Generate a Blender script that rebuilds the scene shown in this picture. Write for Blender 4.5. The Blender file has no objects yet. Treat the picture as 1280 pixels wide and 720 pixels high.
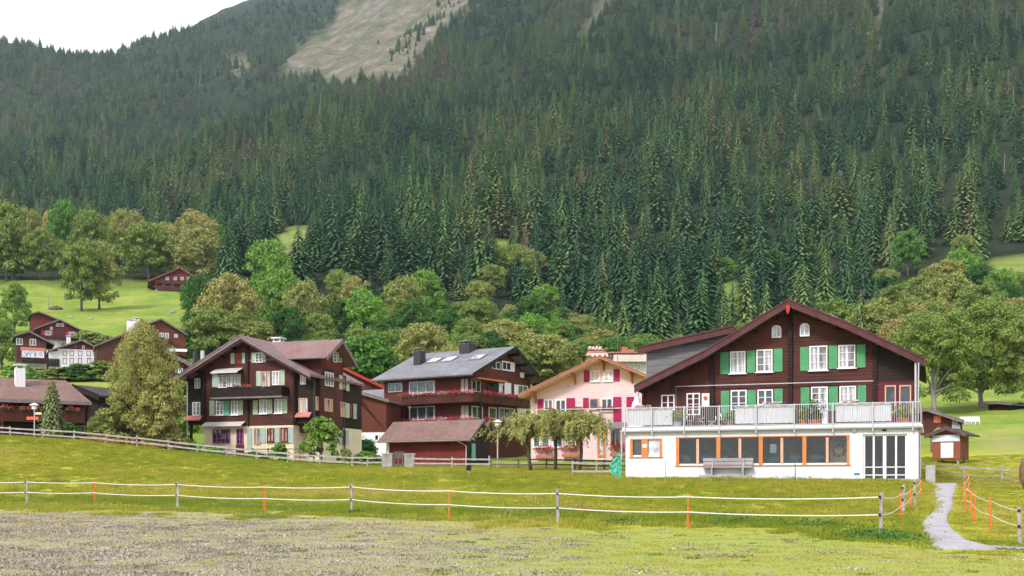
import bpy, math, random
import numpy as np
from math import pi, sin, cos, tan, atan2, sqrt, radians
random.seed(7); RNG = np.random.default_rng(11)
SC = bpy.context.scene; COL = SC.collection
F, CX, HY = 1500.0, 640.0, 610.0          # focal length, centre and horizon of the photo in its own pixels

# ------------------------------------------------------------------ materials
MATS = {}
def newmat(name):
    m = bpy.data.materials.new(name); m.use_nodes = True
    nt = m.node_tree; nt.nodes.clear()
    out = nt.nodes.new('ShaderNodeOutputMaterial')
    p = nt.nodes.new('ShaderNodeBsdfPrincipled'); nt.links.new(p.outputs[0], out.inputs[0])
    p.inputs['Specular IOR Level'].default_value = 0.25
    MATS[name] = m
    return m, nt, p
def nd(nt, t, **kw):
    n = nt.nodes.new(t)
    for k, v in kw.items():
        if k in n.inputs: n.inputs[k].default_value = v
        else: setattr(n, k, v)
    return n
def coords(nt, scale=(1, 1, 1), rot=(0, 0, 0), which='Object'):
    tc = nt.nodes.new('ShaderNodeTexCoord'); mp = nt.nodes.new('ShaderNodeMapping')
    mp.inputs['Scale'].default_value = scale; mp.inputs['Rotation'].default_value = rot
    nt.links.new(tc.outputs[which], mp.inputs[0]); return mp.outputs[0]
def ramp(nt, fac, stops, interp='LINEAR'):
    r = nt.nodes.new('ShaderNodeValToRGB'); r.color_ramp.interpolation = interp
    e = r.color_ramp.elements
    while len(e) < len(stops): e.new(0.5)
    for i, (p, c) in enumerate(stops):
        e[i].position = p; e[i].color = (c, c, c, 1) if isinstance(c, (int, float)) else (*c, 1)
    nt.links.new(fac, r.inputs[0]); return r.outputs[0]
def mix(nt, a, b, fac, mode='MIX'):
    m = nt.nodes.new('ShaderNodeMix'); m.data_type = 'RGBA'; m.blend_type = mode
    for i, v in ((0, fac), (6, a), (7, b)):
        if isinstance(v, bpy.types.NodeSocket): nt.links.new(v, m.inputs[i])
        else: m.inputs[i].default_value = v if i == 0 else (*v, 1)
    return m.outputs[2]
def noise(nt, vec, scale, detail=4, rough=.55, out=0):
    n = nd(nt, 'ShaderNodeTexNoise'); n.inputs['Scale'].default_value = scale
    n.inputs['Detail'].default_value = detail; n.inputs['Roughness'].default_value = rough
    nt.links.new(vec, n.inputs['Vector']); return n.outputs[out]
def bump(nt, p, h, strength=.4, dist=.02):
    b = nd(nt, 'ShaderNodeBump'); b.inputs['Strength'].default_value = strength; b.inputs['Distance'].default_value = dist
    nt.links.new(h, b.inputs['Height']); nt.links.new(b.outputs[0], p.inputs['Normal'])
def math_(nt, op, a, b=None, clamp=False):
    m = nt.nodes.new('ShaderNodeMath'); m.operation = op; m.use_clamp = clamp
    for i, v in ((0, a), (1, b)):
        if v is None: continue
        if isinstance(v, bpy.types.NodeSocket): nt.links.new(v, m.inputs[i])
        else: m.inputs[i].default_value = v
    return m.outputs[0]

def plain(name, c, rough=.7, var=.25, scale=3., metal=0, b=0.15, streak=0):
    m, nt, p = newmat(name); v = coords(nt)
    n = noise(nt, v, scale, 6, .65)
    d = tuple(x * (1 - var) for x in c); l = tuple(min(1, x * (1 + var * .6)) for x in c)
    base = ramp(nt, n, [(.3, d), (.7, l)])
    if streak:     # rain streaks and dirt running down the wall
        base = mix(nt, base, (.30, .29, .27), ramp(nt, noise(nt, coords(nt, (4, 4, .25)), 1.5, 6, .7), [(.5, 0), (.8, streak)]))
    nt.links.new(base, p.inputs['Base Color'])
    p.inputs['Roughness'].default_value = rough; p.inputs['Metallic'].default_value = metal
    if b: bump(nt, p, noise(nt, v, scale * 12, 3), b, .01)
    return m
def planks(name, c1, c2, pitch=.2, axis='Z', rough=.75, weather=.5, gap=.35):
    """boards: a wave across `axis`, streaks of weathering along the boards"""
    m, nt, p = newmat(name)
    v = coords(nt)
    w = nd(nt, 'ShaderNodeTexWave'); w.bands_direction = axis; w.wave_profile = 'SAW'
    w.inputs['Scale'].default_value = 2 * pi / 20 / pitch; w.inputs['Distortion'].default_value = 0.15
    w.inputs['Detail'].default_value = 1; w.inputs['Detail Scale'].default_value = .6
    nt.links.new(v, w.inputs['Vector'])
    sc = {'Z': (.5, .5, 5), 'X': (6, 6, .4), 'Y': (6, 6, .4)}[axis]
    n = noise(nt, coords(nt, sc), 1.6, 7, .7)
    n2 = noise(nt, v, .45, 4, .6)
    base = ramp(nt, n, [(.3, c1), (.68, c2)])
    base = mix(nt, base, ramp(nt, n2, [(.3, tuple(x * .5 for x in c1)), (.7, tuple(min(1, x * 1.35) for x in c2))]), weather)
    line = ramp(nt, w.outputs[1], [(0, gap), (.14, 1), (.9, 1), (1, gap)])
    nt.links.new(mix(nt, base, line, 1., 'MULTIPLY'), p.inputs['Base Color'])
    bump(nt, p, w.outputs[1], .5, .03)
    p.inputs['Roughness'].default_value = rough
    return m
def tiles(name, c1, c2, pitch=.33, rough=.8, lichen=None, cross=True):
    """roof tiles: rows by height plus columns along the eave, weathered"""
    m, nt, p = newmat(name)
    v = coords(nt)
    w = nd(nt, 'ShaderNodeTexWave'); w.bands_direction = 'Z'; w.wave_profile = 'SAW'
    w.inputs['Scale'].default_value = 2 * pi / 20 / (pitch * .45); nt.links.new(v, w.inputs['Vector'])
    vo = nd(nt, 'ShaderNodeTexVoronoi'); vo.inputs['Scale'].default_value = 1 / pitch; nt.links.new(v, vo.inputs['Vector'])
    n = noise(nt, v, .5, 6, .65); n3 = noise(nt, v, 6, 4, .7)
    base = ramp(nt, n, [(.28, c1), (.7, c2)])
    base = mix(nt, base, vo.outputs['Color'], .09, 'OVERLAY')
    base = mix(nt, base, ramp(nt, n3, [(.3, .6), (.7, 1.15)]), .8, 'MULTIPLY')
    if lichen: base = mix(nt, base, lichen, ramp(nt, noise(nt, v, 1.3, 7, .75), [(.52, 0), (.7, .6)]))
    line = ramp(nt, w.outputs[1], [(0, .55), (.25, 1), (1, 1)])
    nt.links.new(mix(nt, base, line, .8, 'MULTIPLY'), p.inputs['Base Color'])
    bump(nt, p, w.outputs[1], .6, .04); p.inputs['Roughness'].default_value = rough
    return m
def glass(name, c, spec=.6, curtain=None):
    m, nt, p = newmat(name); v = coords(nt)
    n = noise(nt, v, 1.7, 3, .5)
    base = ramp(nt, n, [(.35, tuple(x * .45 for x in c)), (.65, tuple(x * 1.5 for x in c))])
    if curtain:
        w = nd(nt, 'ShaderNodeTexWave'); w.bands_direction = 'DIAGONAL'; w.inputs['Scale'].default_value = 2.4
        w.inputs['Distortion'].default_value = 1.5
        nt.links.new(coords(nt, (1, 1, .04)), w.inputs['Vector'])
        base = ramp(nt, w.outputs[1], [(0, tuple(x * .5 for x in curtain)), (1, curtain)])
        base = mix(nt, base, tuple(x * .3 for x in c), ramp(nt, noise(nt, coords(nt, (1, 1, .5)), 1.1, 2, .5), [(.52, 0), (.6, .85)]))
    nt.links.new(base, p.inputs['Base Color'])
    p.inputs['Roughness'].default_value = .06 if not curtain else .25; p.inputs['Specular IOR Level'].default_value = spec
    return m
def clearglass(name):
    m = bpy.data.materials.new(name); m.use_nodes = True; nt = m.node_tree; nt.nodes.clear(); MATS[name] = m
    o = nt.nodes.new('ShaderNodeOutputMaterial'); t = nt.nodes.new('ShaderNodeBsdfTransparent'); g = nt.nodes.new('ShaderNodeBsdfGlossy')
    t.inputs[0].default_value = (.8, .84, .84, 1); g.inputs['Roughness'].default_value = .03
    f = nt.nodes.new('ShaderNodeFresnel'); f.inputs[0].default_value = 1.5
    mx = nt.nodes.new('ShaderNodeMixShader')
    nt.links.new(f.outputs[0], mx.inputs[0]); nt.links.new(t.outputs[0], mx.inputs[1]); nt.links.new(g.outputs[0], mx.inputs[2])
    nt.links.new(mx.outputs[0], o.inputs[0]); return m
def leafmat(name, stops, trans=.25, rough=.6, isl=.45):
    """foliage: hue from the per-tree number `tint`, varied per leaf and by clump"""
    m, nt, p = newmat(name)
    at = nt.nodes.new('ShaderNodeAttribute'); at.attribute_type = 'INSTANCER'; at.attribute_name = 'tint'
    geo = nt.nodes.new('ShaderNodeNewGeometry')
    v = coords(nt)
    n = noise(nt, v, .55, 3, .6)
    off = math_(nt, 'MULTIPLY', math_(nt, 'SUBTRACT', n, .5), .15)
    t = math_(nt, 'ADD', at.outputs['Fac'], off, True)
    base = ramp(nt, t, stops)
    r = ramp(nt, geo.outputs['Random Per Island'], [(0, 1 - isl), (.75, 1.05), (1, 1 + isl * .8)])
    base = mix(nt, base, r, 1., 'MULTIPLY')
    nt.links.new(base, p.inputs['Base Color'])
    p.inputs['Roughness'].default_value = rough; p.inputs['Specular IOR Level'].default_value = .15
    if trans:
        tr = nt.nodes.new('ShaderNodeBsdfTranslucent'); nt.links.new(base, tr.inputs[0])
        mx = nt.nodes.new('ShaderNodeMixShader'); mx.inputs[0].default_value = trans
        out = [x for x in nt.nodes if x.type == 'OUTPUT_MATERIAL'][0]
        nt.links.new(p.outputs[0], mx.inputs[1]); nt.links.new(tr.outputs[0], mx.inputs[2]); nt.links.new(mx.outputs[0], out.inputs[0])
    return m
M = MATS

# ------------------------------------------------------------------ objects
def tag(o, label=None, cat=None, group=None, kind=None):
    if label: o['label'] = label
    if cat: o['category'] = cat
    if group: o['group'] = group
    if kind: o['kind'] = kind
    return o
def empty(name, loc, rz=0., **kw):
    o = bpy.data.objects.new(name, None); o.empty_display_size = .3; COL.objects.link(o)
    o.location = loc; o.rotation_euler = (0, 0, rz); tag(o, **kw); return o
def link(name, me, parent=None, loc=None, rz=0., **kw):
    o = bpy.data.objects.new(name, me); COL.objects.link(o)
    if parent is not None: o.parent = parent
    if loc is not None: o.location = loc
    o.rotation_euler = (0, 0, rz); tag(o, **kw); return o
def npmesh(name, V, Q, mat, smooth=False):
    """mesh from numpy vertices and equal-sized faces"""
    me = bpy.data.meshes.new(name); k = Q.shape[1]
    me.vertices.add(len(V)); me.vertices.foreach_set('co', np.asarray(V, np.float32).ravel())
    me.loops.add(Q.size); me.loops.foreach_set('vertex_index', Q.ravel().astype(np.int32))
    me.polygons.add(len(Q)); me.polygons.foreach_set('loop_start', np.arange(0, Q.size, k, dtype=np.int32))
    me.polygons.foreach_set('loop_total', np.full(len(Q), k, np.int32))
    if smooth: me.polygons.foreach_set('use_smooth', np.ones(len(Q), bool))
    me.update(calc_edges=True); me.validate()
    if mat: me.materials.append(mat)
    return me
class MB:
    def __init__(s): s.v = []; s.f = []
    def add(s, vs, fs):
        n = len(s.v); s.v += [tuple(map(float, q)) for q in vs]; s.f += [tuple(i + n for i in q) for q in fs]; return s
    def box(s, x0, x1, y0, y1, z0, z1):
        return s.add([(x, y, z) for x in (x0, x1) for y in (y0, y1) for z in (z0, z1)],
                     [(0, 1, 3, 2), (4, 6, 7, 5), (0, 4, 5, 1), (2, 3, 7, 6), (0, 2, 6, 4), (1, 5, 7, 3)])
    def fbox(s, fn, u0, u1, w0, w1, z0, z1):
        """box given in a wall's own frame: along, outward, up"""
        return s.add([fn(u, w, z) for u in (u0, u1) for w in (w0, w1) for z in (z0, z1)],
                     [(0, 1, 3, 2), (4, 6, 7, 5), (0, 4, 5, 1), (2, 3, 7, 6), (0, 2, 6, 4), (1, 5, 7, 3)])
    def prism(s, pts, lo, hi, axis='y'):
        """polygon in (x,z) run along y, in (y,z) run along x, or in (x,y) run up z"""
        g = {'y': lambda a, b, t: (a, t, b), 'x': lambda a, b, t: (t, a, b), 'z': lambda a, b, t: (a, b, t)}[axis]
        n = len(pts)
        return s.add([g(a, b, lo) for a, b in pts] + [g(a, b, hi) for a, b in pts],
                     [tuple(range(n))[::-1], tuple(range(n, 2 * n))] + [(i, (i + 1) % n, n + (i + 1) % n, n + i) for i in range(n)])
    def tube(s, pts, rs, n=6, cap=True):
        pts = [np.array(q, float) for q in pts]
        if not hasattr(rs, '__len__'): rs = [rs] * len(pts)
        base = len(s.v)
        for i, q in enumerate(pts):
            d = pts[min(i + 1, len(pts) - 1)] - pts[max(i - 1, 0)]; d /= np.linalg.norm(d) + 1e-9
            a = np.cross(d, (0, 0, 1.) if abs(d[2]) < .9 else (1., 0, 0)); a /= np.linalg.norm(a); b = np.cross(d, a)
            for k in range(n):
                t = 2 * pi * k / n; s.v.append(tuple(q + rs[i] * (cos(t) * a + sin(t) * b)))
        for i in range(len(pts) - 1):
            for k in range(n):
                s.f.append((base + i * n + k, base + i * n + (k + 1) % n, base + (i + 1) * n + (k + 1) % n, base + (i + 1) * n + k))
        if cap:
            s.f.append(tuple(base + k for k in range(n))[::-1]); s.f.append(tuple(base + (len(pts) - 1) * n + k for k in range(n)))
        return s
    def lathe(s, prof, c=(0, 0, 0), n=12):
        base = len(s.v)
        for r, z in prof:
            for k in range(n): s.v.append((c[0] + r * cos(2 * pi * k / n), c[1] + r * sin(2 * pi * k / n), c[2] + z))
        for i in range(len(prof) - 1):
            for k in range(n): s.f.append((base + i * n + k, base + i * n + (k + 1) % n, base + (i + 1) * n + (k + 1) % n, base + (i + 1) * n + k))
        return s
    def blob(s, c, r, n=8, jit=.2):
        m = 5; base = len(s.v)
        for i in range(m + 1):
            th = pi * i / m
            for k in range(n):
                j = 1 + random.uniform(-jit, jit)
                s.v.append((c[0] + r[0] * sin(th) * cos(2 * pi * k / n) * j, c[1] + r[1] * sin(th) * sin(2 * pi * k / n) * j, c[2] + r[2] * cos(th) * j))
        for i in range(m):
            for k in range(n): s.f.append((base + i * n + k, base + i * n + (k + 1) % n, base + (i + 1) * n + (k + 1) % n, base + (i + 1) * n + k))
        return s
    def build(s, name, mat, parent=None, loc=None, rz=0., smooth=False, **kw):
        me = bpy.data.meshes.new(name); me.from_pydata(s.v, [], s.f)
        if smooth:
            for q in me.polygons: q.use_smooth = True
        me.materials.append(M[mat] if isinstance(mat, str) else mat); me.update()
        return link(name, me, parent, loc, rz, **kw)

# ------------------------------------------------------------------ the lie of the land
def vnoise(x, y, seed=0):
    xi = np.floor(x).astype(np.int64); yi = np.floor(y).astype(np.int64); fx = x - xi; fy = y - yi
    fx = fx * fx * (3 - 2 * fx); fy = fy * fy * (3 - 2 * fy)
    def h(a, b):
        n = (a * 374761393 + b * 668265263 + seed * 974711) & 0x7fffffff
        n = ((n ^ (n >> 13)) * 1274126177) & 0x7fffffff
        return ((n ^ (n >> 16)) & 0xffff) / 65535.
    return ((h(xi, yi) * (1 - fx) + h(xi + 1, yi) * fx) * (1 - fy) + (h(xi, yi + 1) * (1 - fx) + h(xi + 1, yi + 1) * fx) * fy) * 2 - 1
def fbm(x, y, seed=0, o=4):
    r = 0; a = 1.
    for k in range(o): r = r + a * vnoise(x * 2 ** k, y * 2 ** k, seed + k); a *= .5
    return r
YN = [10, 22, 30, 35, 45, 55, 62, 68, 75, 80, 85, 95, 105, 120, 140]
NEAR = {  # metres below or above the eye
 -300: [-1.6, -1.55, -1.45, -1.35, -1.1, -.9, -.4, .5, 1.6, 2.4, 3.2, 4.5, 5.2, 7.5, 10.5],
 0:    [-1.6, -1.58, -1.47, -1.35, -1.1, -.9, -.75, -.1, 1.1, 2.0, 2.8, 4.15, 4.5, 6.5, 9],
 110:  [-1.6, -1.58, -1.5, -1.38, -1.12, -.9, -.7, -.1, .9, 1.7, 2.5, 3.7, 4.1, 5.5, 8],
 220:  [-1.6, -1.6, -1.5, -1.4, -1.15, -.9, -.6, 0., .8, 1.4, 2.0, 3.0, 3.1, 4.5, 7.5],
 330:  [-1.6, -1.6, -1.52, -1.42, -1.18, -.88, -.5, .1, .75, 1.2, 1.6, 2.25, 2.5, 3.3, 6],
 440:  [-1.6, -1.6, -1.54, -1.44, -1.2, -.85, -.4, .15, .7, 1.05, 1.35, 1.75, 2.1, 2.9, 4.5],
 600:  [-1.6, -1.6, -1.55, -1.46, -1.25, -.85, -.4, .1, .7, 1.05, 1.3, 1.65, 2.0, 2.6, 3.6],
 800:  [-1.6, -1.6, -1.55, -1.45, -1.2, -.6, 0., .45, .75, .95, 1.2, 1.8, 2.2, 2.8, 4],
 1000: [-1.6, -1.6, -1.52, -1.4, -1.05, -.45, .12, .5, .7, .85, 1.1, 1.8, 2.3, 3.2, 5],
 1130: [-1.6, -1.6, -1.5, -1.35, -.95, -.35, .15, .52, .6, .75, 1.1, 2.1, 3.1, 5.1, 7.6],
 1185: [-1.6, -1.6, -1.56, -1.47, -1.2, -.75, -.45, -.2, .1, .4, 1.0, 2.15, 3.3, 5.3, 7.9],
 1280: [-1.6, -1.6, -1.56, -1.45, -1.15, -.72, -.42, -.15, .15, .42, 1.05, 2.3, 3.5, 5.6, 8.5],
 1700: [-1.6, -1.6, -1.5, -1.4, -1.1, -.6, -.3, 0, .3, .6, 1.3, 2.5, 4, 6, 9.5]}
YF = [200, 280, 350, 430, 550, 800, 1100, 1500, 2000, 2300, 2700, 3600]
FAR = {   # height in the picture at which that distance is seen
 -300: [495, 460, 410, 370, 328, 285, 245, 195, 115, 60, 75, 120],
 0:    [492, 463, 408, 354, 325, 285, 245, 195, 122, 67, 80, 130],
 110:  [494, 463, 412, 362, 328, 285, 245, 195, 125, 74, 86, 130],
 220:  [496, 462, 415, 365, 330, 284, 240, 190, 122, 80, 48, 60],
 330:  [495, 460, 425, 378, 332, 275, 222, 168, 108, 70, 18, 0],
 440:  [492, 458, 430, 385, 332, 262, 200, 135, 85, 50, -5, -60],
 600:  [490, 455, 425, 388, 332, 242, 155, 68, 5, -25, -60, -100],
 700:  [495, 462, 435, 398, 345, 245, 145, 42, -30, -60, -90, -130],
 800:  [500, 470, 445, 412, 355, 243, 125, 5, -70, -95, -120, -150],
 1000: [498, 465, 430, 395, 335, 225, 105, -15, -85, -105, -130, -170],
 1130: [490, 455, 412, 372, 312, 205, 85, -40, -100, -120, -150, -190],
 1280: [488, 440, 388, 345, 290, 185, 70, -50, -110, -130, -160, -200],
 1700: [480, 425, 370, 325, 265, 160, 50, -70, -130, -150, -180, -220]}
_px = np.array(sorted(NEAR)); _gy = np.concatenate([np.linspace(10, 140, 131), np.geomspace(142, 3600, 220)])
_gx = np.arange(-900, 2300, 20.)
def _table():
    cols = []
    for p in sorted(FAR):
        if p in NEAR: zn = NEAR[p]
        else: zn = [np.interp(p, _px, [NEAR[q][i] for q in _px]) for i in range(len(YN))]
        zf = [(HY - a) / F * b for a, b in zip(FAR[p], YF)]
        cols.append(np.interp(_gy, YN + YF, list(zn) + zf))
    cols = np.array(cols); fp = np.array(sorted(FAR), float)
    T = np.array([[np.interp(x, fp, cols[:, j]) for x in _gx] for j in range(len(_gy))])
    for k in range(3):
        P = np.pad(T, ((0, 0), (1, 1)), 'edge'); T = (P[:, :-2] + 2 * P[:, 1:-1] + P[:, 2:]) / 4
    for k in range(4):
        P = np.pad(T, ((1, 1), (0, 0)), 'edge'); S = (P[:-2] + 2 * P[1:-1] + P[2:]) / 4; S[0] = T[0]; T = S
    return T
_T = _table()
def ground(X, Y):
    X = np.asarray(X, float); Y = np.asarray(Y, float)
    Yc = np.clip(Y, 10, 3599); p = CX + F * X / np.maximum(Y, 10)
    i = np.clip((p - _gx[0]) / 20, 0, len(_gx) - 1.001); i0 = i.astype(int); fi = i - i0
    j = np.interp(Yc, _gy, np.arange(len(_gy))); j0 = np.minimum(j.astype(int), len(_gy) - 2); fj = j - j0
    z = (_T[j0, i0] * (1 - fi) + _T[j0, i0 + 1] * fi) * (1 - fj) + (_T[j0 + 1, i0] * (1 - fi) + _T[j0 + 1, i0 + 1] * fi) * fj
    a = np.clip((Y - 420) / 700, 0, 1)
    z = z + a * (30 * fbm(X / 190, Y / 420, 3) - 7 * np.abs(fbm(X / 60, Y / 300, 9, 2)))
    z = z + np.clip((Y - 150) / 300, 0, 1) * 1.2 * fbm(X / 25, Y / 25, 5, 2)
    z = z + np.clip((Y - 12) / 20, 0, 1) * .035 * fbm(X / 3.1, Y / 3.7, 21, 3)
    return z
def gz(x, y): return float(ground(np.array([x]), np.array([y]))[0])
_mY = np.geomspace(16, 3500, 1500)
def hit(px, py):
    """where the ray through a photo pixel first meets the ground"""
    t = (px - CX) / F
    z = ground(t * _mY, _mY); d = z - (HY - py) / F * _mY
    k = np.argmax(d >= 0) if (d >= 0).any() else len(d) - 1
    if k > 0: 
        f = -d[k - 1] / (d[k] - d[k - 1] + 1e-9); Y = _mY[k - 1] + f * (_mY[k] - _mY[k - 1])
    else: Y = _mY[0]
    return np.array((t * Y, Y, gz(t * Y, Y)))
def at(px, Y, dz=0.):
    x = (px - CX) / F * Y; return np.array((x, Y, gz(x, Y) + dz))
def P3(px, py, Y): return np.array(((px - CX) / F * Y, Y, (HY - py) / F * Y))
# ------------------------------------------------------------------ material list
plain('white', (.78, .77, .8), .75, .06, .8); plain('render_white', (.68, .67, .71), .85, .08, .5, streak=.3)
plain('cream', (.66, .57, .42), .85, .12, .7, streak=.3); plain('peach', (.72, .45, .33), .8, .1, .6); plain('hotel_wall', (.62, .5, .47), .85, .1, .4)
planks('pink_boards', (.72, .47, .48), (.8, .56, .57), .22, 'Z', .75, .25, .75)
planks('dark_wood', (.030, .011, .010), (.115, .034, .028), .19, 'Z', .7, .45)
planks('dark_wood_v', (.03, .010, .009), (.12, .03, .024), .17, 'X', .7, .5)
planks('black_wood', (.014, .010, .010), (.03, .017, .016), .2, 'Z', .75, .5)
planks('brown_wood', (.09, .025, .017), (.15, .042, .027), .16, 'Z', .7, .3)
planks('red_wood', (.10, .015, .012), (.17, .028, .02), .17, 'X', .7, .4)
planks('red_wood_h', (.085, .015, .018), (.14, .025, .03), .18, 'Z', .7, .3)
planks('grey_shingle', (.13, .125, .135), (.19, .185, .2), .42, 'Z', .85, .3, .7)
planks('grey_boards', (.26, .24, .25), (.42, .39, .4), .2, 'Z', .8, .4)
plain('orange_wood', (.56, .2, .06), .55, .18, 4); plain('pale_wood', (.6, .36, .27), .6, .12, 4)
plain('board_edge', (.085, .026, .03), .6, .3, 2); plain('board_grey', (.2, .16, .17), .6, .3, 2)
plain('grey_metal', (.34, .34, .37), .45, .12, 2, .3); plain('dark_metal', (.05, .05, .055), .5, .2, 2, .3)
plain('galv', (.5, .5, .53), .4, .1, 3, .5); plain('concrete', (.36, .35, .35), .9, .25, 2)
plain('weathered', (.36, .33, .31), .85, .4, 3, b=.4); plain('weathered_dark', (.13, .105, .1), .85, .4, 3, b=.4)
plain('fabric_white', (.64, .64, .69), .85, .07, 2); plain('green_shutter', (.085, .31, .14), .5, .22, 2)
plain('pale_shutter', (.4, .48, .38), .6, .15, 2); plain('teal_shutter', (.16, .42, .32), .6, .15, 2)
plain('bluegrey_shutter', (.34, .42, .42), .6, .15, 2); plain('magenta_shutter', (.36, .012, .09), .55, .15, 2)
plain('beige_shutter', (.55, .48, .42), .6, .15, 2); plain('red_paint', (.42, .03, .03), .55, .2, 2)
plain('orange_plastic', (.85, .14, .03), .4, .1, 3); plain('sign_orange', (.75, .13, .06), .5, .1, 3)
plain('stone', (.34, .32, .31), .9, .45, 1.5, b=.5); plain('black', (.012, .012, .013), .6, .2, 2)
plain('interior', (.36, .29, .25), .9, .4, .8); plain('interior_warm', (.3, .13, .07), .8, .4, .6)
plain('blueish', (.1, .2, .25), .7, .5, 2); plain('tape', (.7, .68, .67), .5, .05, 3); plain('green_net', (.1, .42, .3), .8, .3, 5)
plain('terracotta', (.42, .14, .08), .8, .2, 3); plain('awning_cloth', (.5, .46, .46), .8, .1, 2); plain('awning_red', (.5, .18, .16), .8, .3, 2)
plain('sky_panel', (.62, .68, .85), .3, .05, 1); plain('lamp_glass', (.75, .76, .78), .3, .05, 1)
plain('hay', (.2, .13, .07), .95, .4, 3, b=.6); plain('violet_paint', (.3, .06, .25), .5, .2, 2); plain('brick_red', (.4, .13, .1), .8, .2, 2)
plain('bark', (.12, .10, .085), .95, .4, 5, b=.8); plain('pale_bark', (.34, .3, .28), .95, .4, 4, b=.7)
plain('spruce_bark', (.09, .07, .06), .95, .3, 2)
tiles('tile_brown', (.17, .1, .085), (.25, .155, .135)); tiles('tile_red', (.24, .085, .08), (.34, .15, .14))
tiles('tile_pink', (.2, .115, .11), (.28, .175, .17)); tiles('tile_orange', (.42, .15, .1), (.5, .22, .16))
tiles('slate', (.13, .13, .145), (.24, .24, .26), .5, .6, (.3, .31, .31)); tiles('roof_dark', (.04, .035, .037), (.075, .065, .07))
glass('glass', (.035, .04, .045), .8); glass('glass_soft', (.1, .11, .11), .7); glass('glass_green', (.08, .13, .12), .7)
glass('glass_curtain', (.3, .3, .3), .5, (.55, .55, .58)); glass('glass_warm', (.2, .1, .06), .5, (.6, .42, .34))
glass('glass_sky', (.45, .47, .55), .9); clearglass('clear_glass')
LEAF = [(0, (0.040, 0.109, 0.025)), (.12, (0.076, 0.184, 0.034)), (.3, (0.172, 0.368, 0.052)), (.45, (0.184, 0.270, 0.057)), (.6, (0.270, 0.316, 0.086)),
        (.75, (0.356, 0.333, 0.109)), (.88, (0.380, 0.276, 0.115)), (1, (0.713, 0.276, 0.081))]
leafmat('leaf', LEAF, .22)
leafmat('needle', [(0, (.046, .112, .062)), (.25, (.085, .182, .075)), (.5, (.165, .265, .085)), (.68, (.22, .265, .105)), (.85, (.235, .215, .125)), (1, (.24, .18, .13))], .0, .8, .38)
leafmat('grass_blade', [(0, (0.085, 0.163, 0.019)), (.35, (0.186, 0.264, 0.028)), (.65, (0.341, 0.349, 0.039)), (.85, (0.527, 0.449, 0.093)), (1, (0.620, 0.480, 0.248))], .45, .7, .3)
leafmat('clipping', [(0, (.19, .17, .12)), (.5, (.36, .31, .26)), (1, (.56, .49, .44))], .1, .9, .5)
leafmat('petal_red', [(0, (.5, .015, .05)), (.5, (.62, .05, .16)), (.8, (.7, .3, .4)), (1, (.8, .7, .7))], .2, .6, .3)

# ------------------------------------------------------------------ terrain
def inpoly(px, py, poly):
    px = np.asarray(px); py = np.asarray(py); c = np.zeros(px.shape, bool); n = len(poly)
    for i in range(n):
        x0, y0 = poly[i]; x1, y1 = poly[i - 1]
        k = ((y0 > py) != (y1 > py)) & (px < (x1 - x0) * (py - y0) / (y1 - y0 + 1e-9) + x0); c ^= k
    return c
ALP = [(352, 92), (372, 62), (415, 25), (440, -20), (470, -80), (660, -80), (610, -25), (588, 4), (566, 30), (545, 52), (524, 78), (505, 104), (470, 98), (440, 112), (400, 100)]
SHELF = [(284, 74), (312, 70), (314, 88), (288, 92)]
CLEAR = [[(1096, -30), (1108, -30), (1105, 40), (1103, 100), (1096, 100)], [(752, -10), (772, -10), (745, 30), (730, 62), (712, 70)],
         [(335, 300), (352, 284), (392, 284), (386, 335), (345, 335)], [(1236, 326), (1300, 318), (1300, 352), (1240, 350)],
         [(901, 350), (918, 350), (927, 395), (927, 425), (905, 425)], [(602, 300), (640, 300), (640, 330), (602, 330)],
        ]
PASTURE = [(15, 345), (120, 352), (180, 352), (250, 352), (262, 372), (232, 432), (150, 470), (20, 470), (-40, 440), (-60, 380)]
BND = [(-400, 636), (0, 636), (220, 641), (440, 650), (640, 655), (800, 661), (1000, 668), (1100, 680), (1180, 690), (1285, 694), (2000, 700)]
def bnd(p): return np.interp(p, [b[0] for b in BND], [b[1] for b in BND])
def soft(px, py, poly, r=6, k=8):
    a = np.zeros(px.shape)
    for i in range(k): a += inpoly(px + r * cos(2 * pi * i / k), py + r * sin(2 * pi * i / k), poly)
    return a / k
PATH = [(687, 1163, 1252), (677, 1161, 1212), (668, 1156, 1201), (660, 1153, 1190), (652, 1152, 1184), (644, 1160, 1184), (636, 1168, 1191),
        (626, 1168, 1191), (618, 1167, 1192), (610, 1165, 1195), (604.5, 1162, 1197)]
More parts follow.
